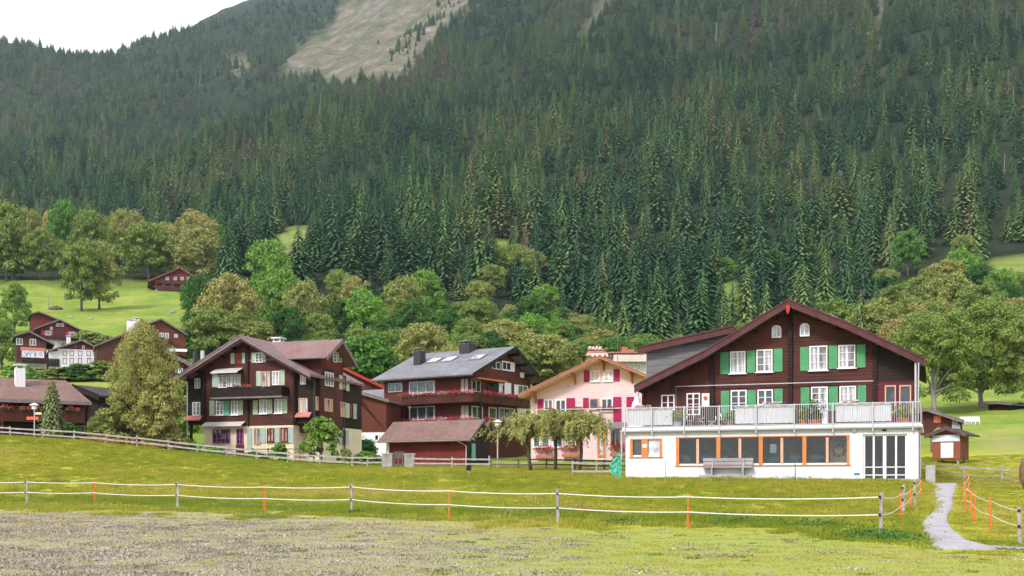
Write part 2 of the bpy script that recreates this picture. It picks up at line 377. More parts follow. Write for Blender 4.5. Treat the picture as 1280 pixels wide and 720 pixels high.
def make_ground():
    Y = np.concatenate([np.arange(-20, 18, 2.), np.arange(18, 40, .3), np.arange(40, 150, .6), np.geomspace(150.6, 3550, 330)])
    s = np.concatenate([np.linspace(-1.9, -.46, 40)[:-1], np.arange(-.46, .46, .0036), np.linspace(.46, 1.9, 41)[1:]])
    S, YY = np.meshgrid(s, Y); X = S * (YY + 30); Z = ground(X, YY)
    V = np.stack([X, YY, Z], -1).reshape(-1, 3); nx, ny = len(s), len(Y)
    i = (np.arange(ny - 1)[:, None] * nx + np.arange(nx - 1)).ravel()
    me = npmesh('ground', V, np.stack([i, i + 1, i + nx + 1, i + nx], 1), None, True)
    Yc = np.maximum(V[:, 1], 8); px = CX + F * V[:, 0] / Yc; py = HY - F * V[:, 2] / Yc
    wob = 5 * fbm(V[:, 0] / 2.5, V[:, 1] / 2.5, 31, 3)
    mown = np.clip((py - bnd(px) + wob * 1.1) / 13 + .5, 0, 1); mown[V[:, 1] > 60] = 0
    wl = 10 * fbm(V[:, 0] / 30, V[:, 1] / 30, 41, 3)
    bare = soft(px + wl, py + wl * .5, ALP) * (V[:, 1] > 900)
    for c in CLEAR: bare = np.maximum(bare, (.55 if c[0][1] < 0 else .3) * soft(px, py, c, 4) * (V[:, 1] > 250))
    bare = np.maximum(bare, soft(px, py, SHELF) * (V[:, 1] > 900))
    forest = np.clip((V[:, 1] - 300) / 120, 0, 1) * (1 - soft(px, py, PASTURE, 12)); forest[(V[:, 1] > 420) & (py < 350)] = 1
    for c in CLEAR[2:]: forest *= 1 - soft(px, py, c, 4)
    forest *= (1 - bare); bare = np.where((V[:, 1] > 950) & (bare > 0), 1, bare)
    tan = np.clip(1 - np.abs(py - bnd(px) + 9 - wob * .5) / 7, 0, 1) * (V[:, 1] < 60) * (.45 + .4 * np.clip((px - 880) / 120, 0, 1))
    tan = np.maximum(tan, .3 * np.clip(1 - np.hypot((px - 555) / 14, (py - 622) / 34), 0, 1))
    tan = np.maximum(tan, .55 * np.clip(1 - np.hypot((px - 1260) / 55, (py - 555) / 22), 0, 1))
    tan = np.maximum(tan, .8 * soft(px, py, [(1165, 588), (1290, 594), (1290, 612), (1165, 604)], 2) * (V[:, 1] > 60))
    for nm, a in (('mown', mown), ('bare', bare), ('forest', forest), ('tan', tan)):
        at_ = me.attributes.new(nm, 'FLOAT', 'POINT'); at_.data.foreach_set('value', a.astype(np.float32))
    m, nt, p = newmat('turf'); v = coords(nt)
    A = lambda n: nd(nt, 'ShaderNodeAttribute', attribute_name=n).outputs['Fac']
    n1 = noise(nt, v, .11, 5, .6); n2 = noise(nt, v, 1.3, 6, .7); n3 = noise(nt, v, 14, 4, .7); n4 = noise(nt, v, .7, 8, .75)
    g = ramp(nt, n1, [(.3, (.14, .225, .038)), (.5, (.21, .285, .05)), (.68, (.31, .335, .075))])
    g = mix(nt, g, ramp(nt, n2, [(.25, .6), (.55, 1.), (.8, 1.25)]), .9, 'MULTIPLY')
    g = mix(nt, g, ramp(nt, n3, [(.3, .6), (.7, 1.3)]), .6, 'MULTIPLY')
    dry = mix(nt, ramp(nt, n3, [(.25, (.2, .17, .12)), (.5, (.335, .29, .22)), (.75, (.48, .43, .36))]), ramp(nt, n2, [(.3, .8), (.7, 1.15)]), 1., 'MULTIPLY')
    dry = mix(nt, dry, ramp(nt, noise(nt, v, 42, 3, .7), [(.35, .55), (.5, 1.), (.66, 1.5)]), 1., 'MULTIPLY')
    px_ = nt.nodes.new('ShaderNodeSeparateXYZ'); nt.links.new(v, px_.inputs[0])
    side = math_(nt, 'MULTIPLY', px_.outputs[0], .045)     # greener towards the right end of the field
    gr = math_(nt, 'ADD', math_(nt, 'ADD', n4, side), .0)
    mfield = mix(nt, dry, (.30, .34, .075), ramp(nt, gr, [(.36, .2), (.58, .95)]))
    ysep = nt.nodes.new('ShaderNodeSeparateXYZ'); nt.links.new(v, ysep.inputs[0])
    hayish = ramp(nt, n1, [(.3, (.27, .32, .035)), (.5, (.38, .38, .045)), (.7, (.47, .43, .075))])     # the unmown flowering meadow is yellower than the grazed pasture
    hayish = mix(nt, hayish, ramp(nt, n3, [(.3, .65), (.7, 1.25)]), .7, 'MULTIPLY')
    g = mix(nt, hayish, g, ramp(nt, math_(nt, 'MULTIPLY', ysep.outputs[1], .005), [(.48, 0), (.56, 1)]))
    c = mix(nt, g, (.33, .27, .14), A('tan'))
    c = mix(nt, c, mfield, A('mown'))
    br = ramp(nt, noise(nt, v, .02, 8, .7), [(.34, (.06, .08, .035)), (.45, (.105, .105, .06)), (.55, (.16, .135, .095)), (.61, (.19, .165, .16)), (.7, (.27, .25, .27))])
    br = mix(nt, br, ramp(nt, noise(nt, coords(nt, (1, .35, 1)), .09, 6, .75), [(.35, .55), (.62, 1.25)]), .9, 'MULTIPLY')
    c = mix(nt, c, br, A('bare'))
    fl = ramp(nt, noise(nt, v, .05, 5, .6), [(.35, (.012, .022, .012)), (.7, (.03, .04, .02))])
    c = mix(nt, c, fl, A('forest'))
    nt.links.new(c, p.inputs['Base Color']); p.inputs['Roughness'].default_value = .95; p.inputs['Specular IOR Level'].default_value = .05
    bump(nt, p, mix(nt, n3, n2, .5), .8, .12)
    me.materials.append(m); link('ground', me, kind='structure')
    # gravel path, a sheet following the ground a little above it
    mg, nt, p = newmat('gravel'); v = coords(nt)
    nt.links.new(mix(nt, ramp(nt, noise(nt, v, 34, 4, .8), [(.3, (.2, .185, .19)), (.5, (.38, .355, .38)), (.7, (.58, .545, .59))]), ramp(nt, noise(nt, v, 1.2, 5, .7), [(.3, .75), (.6, 1.05)]), 1., 'MULTIPLY'), p.inputs['Base Color'])
    p.inputs['Roughness'].default_value = .95; bump(nt, p, noise(nt, v, 22, 4, .8), .7, .03)
    vs = []; ys = np.linspace(687, 604.5, 120); pa = np.array(PATH)[::-1]; K = 9
    for k, y in enumerate(ys):
        l = np.interp(y, pa[:, 0], pa[:, 1]) + 1.8 * fbm(np.array([k * .09]), np.array([0.]), 3)[0]
        r = np.interp(y, pa[:, 0], pa[:, 2]) + 1.8 * fbm(np.array([k * .08]), np.array([9.]), 4)[0]
        for j in range(K):
            q = hit(l + (r - l) * j / (K - 1), y); e = .065 if 0 < j < K - 1 and 0 < k < 119 else -.03
            vs.append((q[0], q[1], q[2] + e))
    i = (np.arange(len(ys) - 1)[:, None] * K + np.arange(K - 1)).ravel()
    link('path', npmesh('path', np.array(vs), np.stack([i, i + 1, i + K + 1, i + K], 1), mg, True), kind='structure')
    # thin pale wheel track that goes on to the right from the foot of the path
    vs = []
    for k in range(40):
        x = 1225 + k * 3.; y = 684 + k * .13
        for e in (-1.6, 1.2): q = hit(x, y + e + .5 * sin(k * 1.7)); vs.append((q[0], q[1], q[2] + .03))
    i = np.arange(39) * 2
    link('path', npmesh('path', np.array(vs), np.stack([i, i + 1, i + 3, i + 2], 1), mg, True), kind='structure')
make_ground()

# ------------------------------------------------------------------ camera, sky, sun, air
cam = bpy.data.cameras.new('camera'); co = bpy.data.objects.new('camera', cam); COL.objects.link(co); SC.camera = co
co.location = (0, 0, 0); co.rotation_euler = (pi / 2, 0, 0)
cam.sensor_width = 36; cam.lens = 36 * F / 1280; cam.shift_y = (HY - 360) / 1280; cam.clip_end = 9000; cam.clip_start = .5
w = bpy.data.worlds.new('World'); SC.world = w; w.use_nodes = True; nt = w.node_tree; nt.nodes.clear()
SUN_EL, SUN_AZ = radians(40), radians(-34)      # azimuth seen from behind the camera, to the left
o = nt.nodes.new('ShaderNodeOutputWorld'); bg = nt.nodes.new('ShaderNodeBackground'); sk = nt.nodes.new('ShaderNodeTexSky')
sk.sky_type = 'NISHITA'; sk.sun_disc = False; sk.sun_elevation = SUN_EL; sk.sun_rotation = pi + radians(34); sk.altitude = 1000; sk.air_density = 1
tc = nt.nodes.new('ShaderNodeTexCoord')
cl = ramp(nt, noise(nt, tc.outputs['Generated'], 2.2, 6, .6), [(.3, (5.6, 5.65, 6.1)), (.7, (7.6, 7.6, 7.9))])
nt.links.new(mix(nt, sk.outputs[0], cl, .86), bg.inputs[0]); bg.inputs[1].default_value = .1
nt.links.new(bg.outputs[0], o.inputs[0])
sl = bpy.data.lights.new('sun', 'SUN'); sl.energy = 1.5; sl.angle = radians(12); sl.color = (1, .95, .88)
so = bpy.data.objects.new('sun', sl); COL.objects.link(so); so.location = (-40, -30, 60)
from mathutils import Vector
sd_ = Vector((sin(SUN_AZ) * cos(SUN_EL), -cos(SUN_AZ) * cos(SUN_EL), sin(SUN_EL)))
so.rotation_euler = (-sd_).to_track_quat('-Z', 'Y').to_euler()
SC.view_settings.view_transform = 'Standard'; SC.view_settings.look = 'None'; SC.view_settings.exposure = 1.26
SC.render.engine = 'CYCLES'; c = SC.cycles
c.max_bounces = 5; c.diffuse_bounces = 2; c.glossy_bounces = 2; c.transmission_bounces = 2; c.transparent_max_bounces = 6; c.volume_bounces = 0
c.use_adaptive_sampling = True; c.adaptive_threshold = .03; c.use_denoising = True; c.sample_clamp_indirect = 6
c.caustics_reflective = False; c.caustics_refractive = False
hz = MB().box(-3800, 3800, -60, 4000, -4, 1750)
hm = bpy.data.materials.new('haze_air'); hm.use_nodes = True; nt = hm.node_tree; nt.nodes.clear()
o = nt.nodes.new('ShaderNodeOutputMaterial'); pv = nt.nodes.new('ShaderNodeVolumePrincipled')
pv.inputs['Color'].default_value = (.74, .90, 1, 1); pv.inputs['Density'].default_value = .000055; pv.inputs['Anisotropy'].default_value = .2
nt.links.new(pv.outputs[0], o.inputs['Volume'])
hz.build('haze', hm, kind='stuff', label='thin bluish haze in the air in front of the mountain')
# ------------------------------------------------------------------ trees
def leaf_cloud(C, N, size, name, mat, rng, flat=.0, asp=1.6):
    """one quad per leaf spray: centres C, facing N"""
    n = len(C); N = N / (np.linalg.norm(N, axis=1, keepdims=True) + 1e-9)
    r = rng.normal(size=(n, 3)); A = np.cross(N, r); A /= np.linalg.norm(A, axis=1, keepdims=True) + 1e-9; B = np.cross(N, A)
    s = size * rng.uniform(.6, 1.35, (n, 1)); A = A * s * asp * .5; B = B * s * .5
    k = rng.uniform(.5, .9, (n, 1))
    V = np.stack([C - A, C - B * k, C + A, C + B], 1).reshape(-1, 3)
    return npmesh(name, V, np.arange(4 * n).reshape(-1, 4), mat)
def broadleaf(seed, shape='round', n=9500, leaf=.027, clumps=46, big=1.):
    """unit tree: height 1, crown width 1 (scaled per tree). Returns trunk and crown meshes."""
    rng = np.random.default_rng(seed); rnd = random.Random(seed)
    if shape == 'round': z0, z1, f = .14, 1., lambda t: np.sqrt(np.clip(1 - (2 * t - .85) ** 2 / 1.35, 0.03, 1))
    elif shape == 'tall': z0, z1, f = .10, 1., lambda t: np.clip(np.sin(pi * np.clip(t, 0, 1) ** .75) ** .6, .08, 1)
    elif shape == 'low': z0, z1, f = .02, 1., lambda t: np.sqrt(np.clip(1 - t ** 2.2, .02, 1))
    elif shape == 'umbrella': z0, z1, f = .45, 1., lambda t: np.clip(.55 + .6 * t, 0, 1) * np.sqrt(np.clip(1.05 - t ** 3, .05, 1))
    cl = []
    for k in range(clumps):
        t = rng.uniform(0, 1) ** .85; a = k * 2.39996 + rng.normal() * .3
        rr = .5 * f(t) * rng.uniform(.45, .92)
        cr = rng.uniform(.085, .15) * (1.1 - .3 * t) * big
        cl.append((rr * cos(a), rr * sin(a), z0 + (z1 - z0 - cr * .6) * t, cr))
    if shape in ('round', 'tall'):      # billowing dome: clumps over the skin of an egg
        cl = []
        for k in range(clumps):
            dz = 1 - 1.7 * (k + .5) / clumps; a = k * 2.39996 + rng.normal() * .25; q = sqrt(max(0, 1 - dz * dz)) * (1 if shape == 'round' else 1 - .35 * max(0, dz))
            cr = rng.uniform(.08, .19) * big * (34 / clumps) ** .25; rr = (.47 - cr * .6) * q * rng.uniform(.62, 1.2)
            cl.append((rr * cos(a), rr * sin(a), .51 + (.41 if dz > 0 else .52) * dz * rng.uniform(.85, 1.08), cr))
        for k in range(6): a = k * 1.05; cl.append((.16 * cos(a), .16 * sin(a), rng.uniform(.35, .75), .17))
    cl.append((0, 0, z1 - .1, .10)); cl.append((0.03, 0.02, z0 + (z1 - z0) * .5, .2))
    cl = np.array(cl); w = cl[:, 3] ** 2; w /= w.sum()
    idx = rng.choice(len(cl), n, p=w); d = rng.normal(size=(n, 3)); d /= np.linalg.norm(d, axis=1, keepdims=True)
    d[:, 2] = np.where(d[:, 2] < -.25, -d[:, 2] * rng.uniform(-.4, 1, n), d[:, 2])
    rad = cl[idx, 3:4] * rng.uniform(.35, 1.08, (n, 1)) ** .6
    C = cl[idx, :3] + d * rad * np.array([1, 1, .8])
    N = d * .9 + rng.normal(size=(n, 3)) * .55 + np.array([0, 0, .35])
    crown = leaf_cloud(C, N, leaf, 'crown', M['leaf'], rng)
    mb = MB(); lean = rnd.uniform(-.02, .02)
    top = z0 + (z1 - z0) * .6
    mb.tube([(0, 0, -.04), (lean * .3, 0, z0 * .6), (lean, lean, z0 + .12), (lean * .5, 0, top)], [.034, .024, .02, .006], 8)
    for k in range(9):
        c = cl[int(rng.integers(len(cl) - 2))]; h = z0 * rng.uniform(.75, 1.0) + .1 * rng.uniform(0, 1)
        mb.tube([(0, 0, h), (c[0] * .45, c[1] * .45, h + (c[2] - h) * .6), (c[0] * .9, c[1] * .9, c[2])], [.013, .009, .003], 5, False)
    t = bpy.data.meshes.new('trunk'); t.from_pydata(mb.v, [], mb.f); t.materials.append(M['bark'])
    for q in t.polygons: q.use_smooth = True
    return t, crown
def conifer(seed, rings=24, per=10, R=.15, rag=.35, droop=.8, z0=.06, low=1.0, power=.82, tw=.37):
    """unit spruce: height 1; whorls of flat drooping boughs with hanging twigs"""
    rng = np.random.default_rng(seed); V = []; T = []
    def tri(a, b, c):
        k = len(V); V.extend([a, b, c]); T.append((k, k + 1, k + 2))
    for i in range(rings):
        t = i / (rings - 1); z = z0 + (1 - z0) * (t ** .92)
        r = R * (1 - t) ** power * (1 - .35 * max(0, .12 - t) / .12) + .006
        m = max(4, int(per * (1 - .55 * t)))
        for j in range(m):
            a = 2 * pi * (j + rng.uniform(-.3, .3)) / m + i * 1.3; rl = r * rng.uniform(1 - rag, 1.12)
            dz = -droop * rl + rng.normal() * .004; d = np.array([cos(a), sin(a), 0]); e = np.array([-sin(a), cos(a), 0])
            w = (rl * rng.uniform(.20, .32) + .005) * tw; zz = z + rng.normal() * .007
            b = np.array([0, 0, zz + .01]); mid = d * rl * .55 + np.array([0, 0, zz + dz * .35]); tip = d * rl + np.array([0, 0, zz + dz])
            tri(b, mid - e * w, tip); tri(b, tip, mid + e * w)
            for q in range(10):           # side sprays and hanging twigs
                f = rng.uniform(.35, 1.); pt = b + (tip - b) * f; s = rng.choice([-1, 1]); l = w * rng.uniform(.5, 1.1)
                tri(pt - e * l * .8 + np.array([0, 0, l * .2]), pt + e * l * .8 + np.array([0, 0, l * .2]), pt + d * l * .35 + e * s * l * .4 + np.array([0, 0, -l * rng.uniform(.8, 1.8)]))
    tri(np.array([-.006, 0, .96]), np.array([.006, 0, .96]), np.array([0, 0, 1.02])); tri(np.array([0, -.006, .96]), np.array([0, .006, .96]), np.array([0, 0, 1.02]))
    crown = npmesh('crown', np.array(V), np.array(T), M['needle'])
    mb = MB().tube([(0, 0, -.05), (0, 0, .3), (0, 0, .97)], [.013, .010, .001], 6)
    t = bpy.data.meshes.new('trunk'); t.from_pydata(mb.v, [], mb.f); t.materials.append(M['spruce_bark'])
    return t, crown
SPR = [conifer(1, 36, 15, .135), conifer(2, 34, 14, .155, .5), conifer(3, 40, 13, .115, .45, 1.0), conifer(4, 33, 14, .17, .4, .7), conifer(5, 38, 12, .105, .6, .9), conifer(6, 34, 15, .145, .6, .6)]
BRO = [broadleaf(11), broadleaf(12, clumps=60), broadleaf(13, 'tall'), broadleaf(14, 'round', clumps=34), broadleaf(15, 'tall', clumps=60), broadleaf(16, 'low')]
BROBIG = [broadleaf(21, 'round', 26000, .0165, 80), broadleaf(22, 'round', 26000, .0165, 66)]
def tree(name, meshes, x, y, h, wd, tint, label, cat, group=None, rz=None, z=None, bark=None):
    """a tree: Empty at its foot, trunk and crown below it"""
    r = empty(name, (x, y, (gz(x, y) if z is None else z) - .1), random.uniform(0, 6.28) if rz is None else rz, label=label, cat=cat, group=group)
    r.scale = (wd, wd, h)
    t = link('trunk', meshes[0], r); c = link('crown', meshes[1], r); c['tint'] = float(tint)
    if bark:
        t.material_slots[0].link = 'OBJECT'; t.material_slots[0].material = M[bark]
    return r, c
def scatter(name, P, rz, sc, tint, pick, protos, **kw):
    """one mesh of points with copies of the given meshes standing on them (stuff nobody could count)"""
    me = bpy.data.meshes.new(name); me.vertices.add(len(P)); me.vertices.foreach_set('co', np.asarray(P, np.float32).ravel())
    def attr(n, t, a, k='value'): x = me.attributes.new(n, t, 'POINT'); x.data.foreach_set(k, np.ascontiguousarray(a).ravel())
    rot = np.zeros((len(P), 3), np.float32); rot[:, 2] = rz
    attr('rot', 'FLOAT_VECTOR', rot, 'vector'); attr('scl', 'FLOAT_VECTOR', np.asarray(sc, np.float32), 'vector')
    attr('tint', 'FLOAT', np.asarray(tint, np.float32)); attr('pick', 'INT', np.asarray(pick, np.int32))
    ob = link(name, me, kind='stuff', **kw)
    g = bpy.data.node_groups.new(name, 'GeometryNodeTree')
    g.interface.new_socket('Geometry', in_out='INPUT', socket_type='NodeSocketGeometry'); g.interface.new_socket('Geometry', in_out='OUTPUT', socket_type='NodeSocketGeometry')
    gi = g.nodes.new('NodeGroupInput'); go = g.nodes.new('NodeGroupOutput'); ip = g.nodes.new('GeometryNodeInstanceOnPoints'); jn = g.nodes.new('GeometryNodeJoinGeometry')
    for p in reversed(protos):
        oi = g.nodes.new('GeometryNodeObjectInfo'); oi.inputs['Object'].default_value = p; oi.inputs['As Instance'].default_value = True
        g.links.new(oi.outputs['Geometry'], jn.inputs[0])
    def na(n, t):
        x = g.nodes.new('GeometryNodeInputNamedAttribute'); x.data_type = t; x.inputs[0].default_value = n; return x.outputs['Attribute']
    g.links.new(gi.outputs[0], ip.inputs['Points']); g.links.new(jn.outputs[0], ip.inputs['Instance'])
    ip.inputs['Pick Instance'].default_value = True
    g.links.new(na('pick', 'INT'), ip.inputs['Instance Index'])
    g.links.new(na('rot', 'FLOAT_VECTOR'), ip.inputs['Rotation']); g.links.new(na('scl', 'FLOAT_VECTOR'), ip.inputs['Scale'])
    g.links.new(ip.outputs[0], go.inputs[0])
    md = ob.modifiers.new('scatter', 'NODES'); md.node_group = g
    return ob

# --- broadleaf trees: px of the middle, foot, top, width, tint, shape index
T_ = dict(dark=.06, green=.2, bright=.33, olive=.5, pale=.62, yellow=.72, brown=.76, orange=.88)
ROWS = {
 'in the row above the sloping pasture': [(8,352,255,50,'olive',1),(16,350,302,38,'green',0),(50,350,285,48,'olive',0),(34,338,262,40,'pale',1),(80,338,250,38,'green',3),
   (62,332,266,38,'brown',2),(112,348,263,44,'olive',1),(150,340,262,40,'pale',0),(134,342,284,30,'bright',3),(186,350,280,66,'olive',1),(166,334,266,40,'brown',0),
   (206,338,277,44,'yellow',3),(246,345,265,54,'brown',0),(250,356,286,58,'pale',1),(226,350,292,44,'yellow',3),(262,332,272,30,'green',0),(-20,350,262,60,'olive',0)],
 'standing on the sloping pasture': [(102,389,298,54,'olive',3),(124,387,302,46,'pale',1)],
 'behind the pale shuttered chalet': [(250,432,343,40,'dark',1),(287,440,343,66,'brown',0),(272,452,384,76,'olive',3),(322,452,402,52,'pale',1),(238,395,352,24,'green',3)],
 'left of centre': [(338,398,300,56,'bright',1),(346,430,336,50,'bright',3),(378,436,352,52,'pale',0),(398,448,392,46,'olive',1),(360,452,385,50,'dark',0),
   (425,400,336,38,'olive',3),(428,440,375,40,'dark',1),(455,440,362,52,'bright',0),(445,408,345,36,'brown',3),(480,452,402,46,'dark',3),(452,470,410,48,'olive',1),(410,470,425,40,'green',0)],
 'behind the grey roofed house': [(505,424,345,46,'pale',3),(531,410,338,46,'bright',1),(515,452,376,54,'dark',0),(530,476,404,66,'yellow',1),(565,452,385,36,'dark',3),
   (497,400,350,32,'olive',0),(596,430,372,52,'olive',3),(584,458,398,44,'olive',1),(612,470,415,42,'dark',0),(560,486,432,40,'yellow',3),(490,470,430,40,'dark',1)],
 'behind the pink house': [(636,468,398,66,'yellow',3),(665,446,392,46,'bright',0),(686,480,418,70,'pale',1),(650,480,430,46,'olive',0),(706,480,428,30,'pale',3),
   (638,360,306,54,'olive',1),(660,352,312,46,'pale',0),(618,372,330,36,'olive',3),(680,400,355,36,'bright',3),(662,420,370,40,'dark',1),(700,440,398,36,'green',0),(600,395,350,38,'pale',3)],
 'behind the big white based chalet': [(1040,440,376,62,'olive',0),(1094,452,372,66,'pale',3),(1120,470,398,40,'orange',1),(962,352,310,36,'green',3),(905,352,322,30,'bright',1),
   (1000,470,405,50,'olive',1),(925,455,405,34,'olive',0)],
 'above the notice hut': [(1135,345,288,36,'green',0),(1108,372,335,34,'pale',3),(1150,400,346,44,'olive',1),(1140,430,372,54,'pale',0),(1180,378,325,50,'brown',3),(1205,350,294,34,'olive',1),
   (1200,372,312,38,'bright',0),(1212,362,318,34,'bright',3),(1190,410,342,60,'pale',1),(1252,392,336,46,'bright',3),(1228,425,355,56,'olive',0),(1274,432,372,46,'brown',1),
   (1225,392,330,40,'dark',1),(1262,410,355,40,'dark',0),(1165,440,372,58,'brown',3),(1290,440,370,50,'olive',0),(1130,470,408,48,'yellow',3)],
}
ORD = ['leftmost', 'second', 'third', 'fourth', 'fifth', 'sixth', 'seventh', 'eighth', 'ninth', 'tenth', 'eleventh', 'twelfth']
WORDS = dict(dark='dark green', green='deep green', bright='bright green', olive='olive green', pale='pale olive', yellow='yellowish green', brown='brownish olive', orange='orange tinted')
PLACED = []
for where, L in ROWS.items():
    by = {}
    for t in sorted(L): by.setdefault(t[4], []).append(t)
    for kind, ts in by.items():
        for k, (px, fy, ty, wd, kd, si) in enumerate(ts):
            q = hit(px, fy); h = (fy - ty) / F * q[1]; w_ = wd / F * q[1] * 1.16
            pos = 'the' if len(ts) == 1 else ('leftmost of the' if k == 0 else '%s from left of the' % ORD[k])
            lab = ('%s %s broadleaf tree%s %s' % (pos, WORDS[kd], '' if len(ts) == 1 else 's', where)).replace('the only', 'only')
            if len(ts) == 1: lab = '%s broadleaf tree %s' % (WORDS[kd], where)
            tree('broadleaf_tree', BRO[si], q[0], q[1], h * 1.03, w_, T_[kd] + random.uniform(-.04, .04), lab, 'tree', 'broadleaf trees ' + where)
            PLACED.append((q[0], q[1], w_ * .42))
# the large maples on the right, the birch, lone conifers
for px, Y, ty, wd, si, lab in ((1168, 150, 376, 118, 0, 'large spreading olive tree right behind the dark shed'), (1226, 158, 372, 112, 1, 'large spreading olive tree in the middle of the three over the far hut'),
                       (1290, 150, 384, 100, 0, 'large spreading tree cut by the right edge of the photo')):
    q = at(px, Y); py = HY - q[2] / q[1] * F
    tree('broadleaf_tree', BROBIG[si], q[0], q[1], (py - ty) / F * Y, wd / F * Y * 1.05, .47 + random.uniform(-.04, .05), lab, 'tree', 'large trees on the right', bark='pale_bark')
    PLACED.append((q[0], q[1], 8))

# --- the spruce forest
def forest():
    pts = []
    rng = np.random.default_rng(5)
    Y = 300.
    while Y < 2750:
        xs_ = np.linspace(-.4, .42, 12) * Y; g = lambda y: HY - F * ground(xs_, np.full(12, y)) / y
        slope = max(.02, float(np.mean(np.clip(g(Y) - g(Y + 40), 0, None))) / 40)      # how fast the hill climbs in view there
        sp = 8.2 + 1.4 * np.clip((Y - 500) / 900, 0, 1); dy = float(np.clip(.22 * 21 * F / Y / slope, 9, 42))
        x0, x1 = -.50 * Y, .50 * Y
        n = int((x1 - x0) / sp)
        X = x0 + (np.arange(n) + rng.uniform(-.5, .5, n)) * sp; YY = Y + rng.uniform(-.55, .55, n) * dy
        pts.append(np.stack([X, YY], 1)); Y += dy
    P = np.concatenate(pts); X, Y = P[:, 0], P[:, 1]; Z = ground(X, Y)
    px = CX + F * X / Y; py = HY - F * Z / Y
    ok = np.ones(len(P), bool)
    lim = np.interp(px, [-300, 0, 170, 250, 300, 345, 400, 440, 520, 600, 700, 800, 900, 1000, 1060, 1130, 1180, 1240, 1300, 1500],
                        [330, 330, 330, 345, 392, 300, 345, 372, 388, 380, 430, 462, 470, 455, 420, 345, 332, 322, 318, 315])
    ok &= py < lim + 6 * fbm(X / 25, Y / 25, 77, 2)
    inter = (py >= lim) & (py < lim + 75) & (rng.uniform(size=len(P)) < .09) & (Y > 330) & ~((px > 10) & (px < 262)) & (px < 1130)
    ok |= inter
    for c_ in CLEAR: ok &= ~inpoly(px, py, c_)
    alp = inpoly(px, py, ALP) & (Y > 900); cc = py + .85 * px + 9 * fbm(X / 40, Y / 60, 8, 3); bushy = alp & (((cc > 479) & (cc < 499) & (px > 486)) | ((cc > 516) & (px > 500) & (rng.uniform(size=len(P)) < .5)) | (rng.uniform(size=len(P)) < .005))
    ok &= ~alp | bushy; ok &= ~(inpoly(px, py, SHELF) & (rng.uniform(size=len(P)) < .6))
    ok &= ~(soft(px, py, PASTURE, 8) > .3)
    for x, y, r in PLACED: ok &= np.hypot(X - x, Y - y) > r
    ok &= (py > -45)
    X, Y, Z, px, py, alp = X[ok], Y[ok], Z[ok], px[ok], py[ok], alp[ok]; n = len(X)
    # shaded from view entirely by nearer slopes: keep, cheap
    big = fbm(X / 120, Y / 160, 55, 3); sm = rng.normal(size=n)
    h = (21.5 + 3.5 * big + 5 * sm) * np.where(Y < 420, .82, 1)
    h = np.where(big + .3 * fbm(X / 45, Y / 60, 90, 2) > .62, h * .62, h)        # younger stands
    h = np.clip(h * (1 - .25 * np.clip((Y - 1300) / 900, 0, 1)), 7, 34); h[alp] *= .7; alp_ = alp
    tint = .38 + .27 * fbm(X / 90, Y / 120, 66, 3) + .15 * rng.normal(size=n)
    tint -= .10 * np.clip((700 - Y) / 250, 0, 1)
    tint += .18 * np.clip((rng.uniform(size=n) - .96) * 14, 0, 1) * 2; tint = np.clip(tint + .10 * (py > 230) * (px > 500), .0, .98)
    wd = h * rng.uniform(1.7, 2.7, n)
    wd[alp] *= .75; pick = rng.integers(0, 6, n); rz = rng.uniform(0, 6.28, n)
    vis = (px > -10) & (px < 1290) & (py - h / Y * F < 470) & (py < 460)
    order = np.argsort(-(h / Y) * vis); near = order[:290]; rest = order[290:]
    def zone(p):
        for a, s in ((215, 'above the sloping pasture'), (330, 'by the bright green trees'), (470, 'above the left chalet'), (640, 'above the grey roofed house'),
                     (800, 'above the pink house'), (990, 'above the white based chalet'), (1150, 'right of the green clearing'), (9999, 'above the kiosk on the right')):
            if p < a: return s
    protos = {}
    for i in near:
        hh = 'tall' if h[i] > 26 else 'mid sized' if h[i] > 19 else 'short'
        tn = 'dark green' if tint[i] < .33 else 'green' if tint[i] < .5 else 'brownish green'
        lab = '%s %s spruce in the forest %s' % (hh, tn, zone(px[i]))
        r, cr = tree('spruce_tree', SPR[pick[i]], X[i], Y[i], h[i], wd[i], tint[i], lab, 'tree', 'spruces in the lowest forest rows', rz[i], Z[i])
        protos.setdefault(int(pick[i]), cr)
    P = np.stack([X, Y, Z - .3], 1)[rest]; S = np.stack([wd[rest], wd[rest], h[rest]], 1)
    scatter('spruce_forest', P, rz[rest], S, tint[rest], pick[rest], [protos[k] for k in range(6)], label='dense dark spruce forest covering the mountainside up to the ridge')
    print('FOREST', n)
forest()
BUSHY = conifer(61, 34, 18, .19, .3, .5, .03)
for px, fy, ty, wd, tn, lab in ((18, 418, 352, 34, .6, 'dull green conifer beside the left village chalets'), (2, 462, 398, 34, .62, 'olive green conifer at the left edge below the village chalets'),
        (287, 345, 268, 36, .3, 'dark conifer at the right end of the tree row above the pasture'), (395, 338, 270, 40, .2, 'dark conifer beside the small green clearing'), (1076, 455, 362, 42, .65, 'conifer rising above the roof of the white based chalet'),
        (611, 322, 270, 14, .97, 'slim yellowish larch in the forest, left of a pair'), (657, 322, 274, 17, .95, 'slim yellowish larch in the forest, right of a pair')):
    q = hit(px, fy); h = (fy - ty) / F * q[1]
    tree('conifer_tree', BUSHY if 100 < px < 400 else BRO[4] if px < 100 else SPR[3], q[0], q[1], h, wd / F * q[1] / (.33 if px > 100 else .8), tn if px > 100 else .42, lab, 'tree')

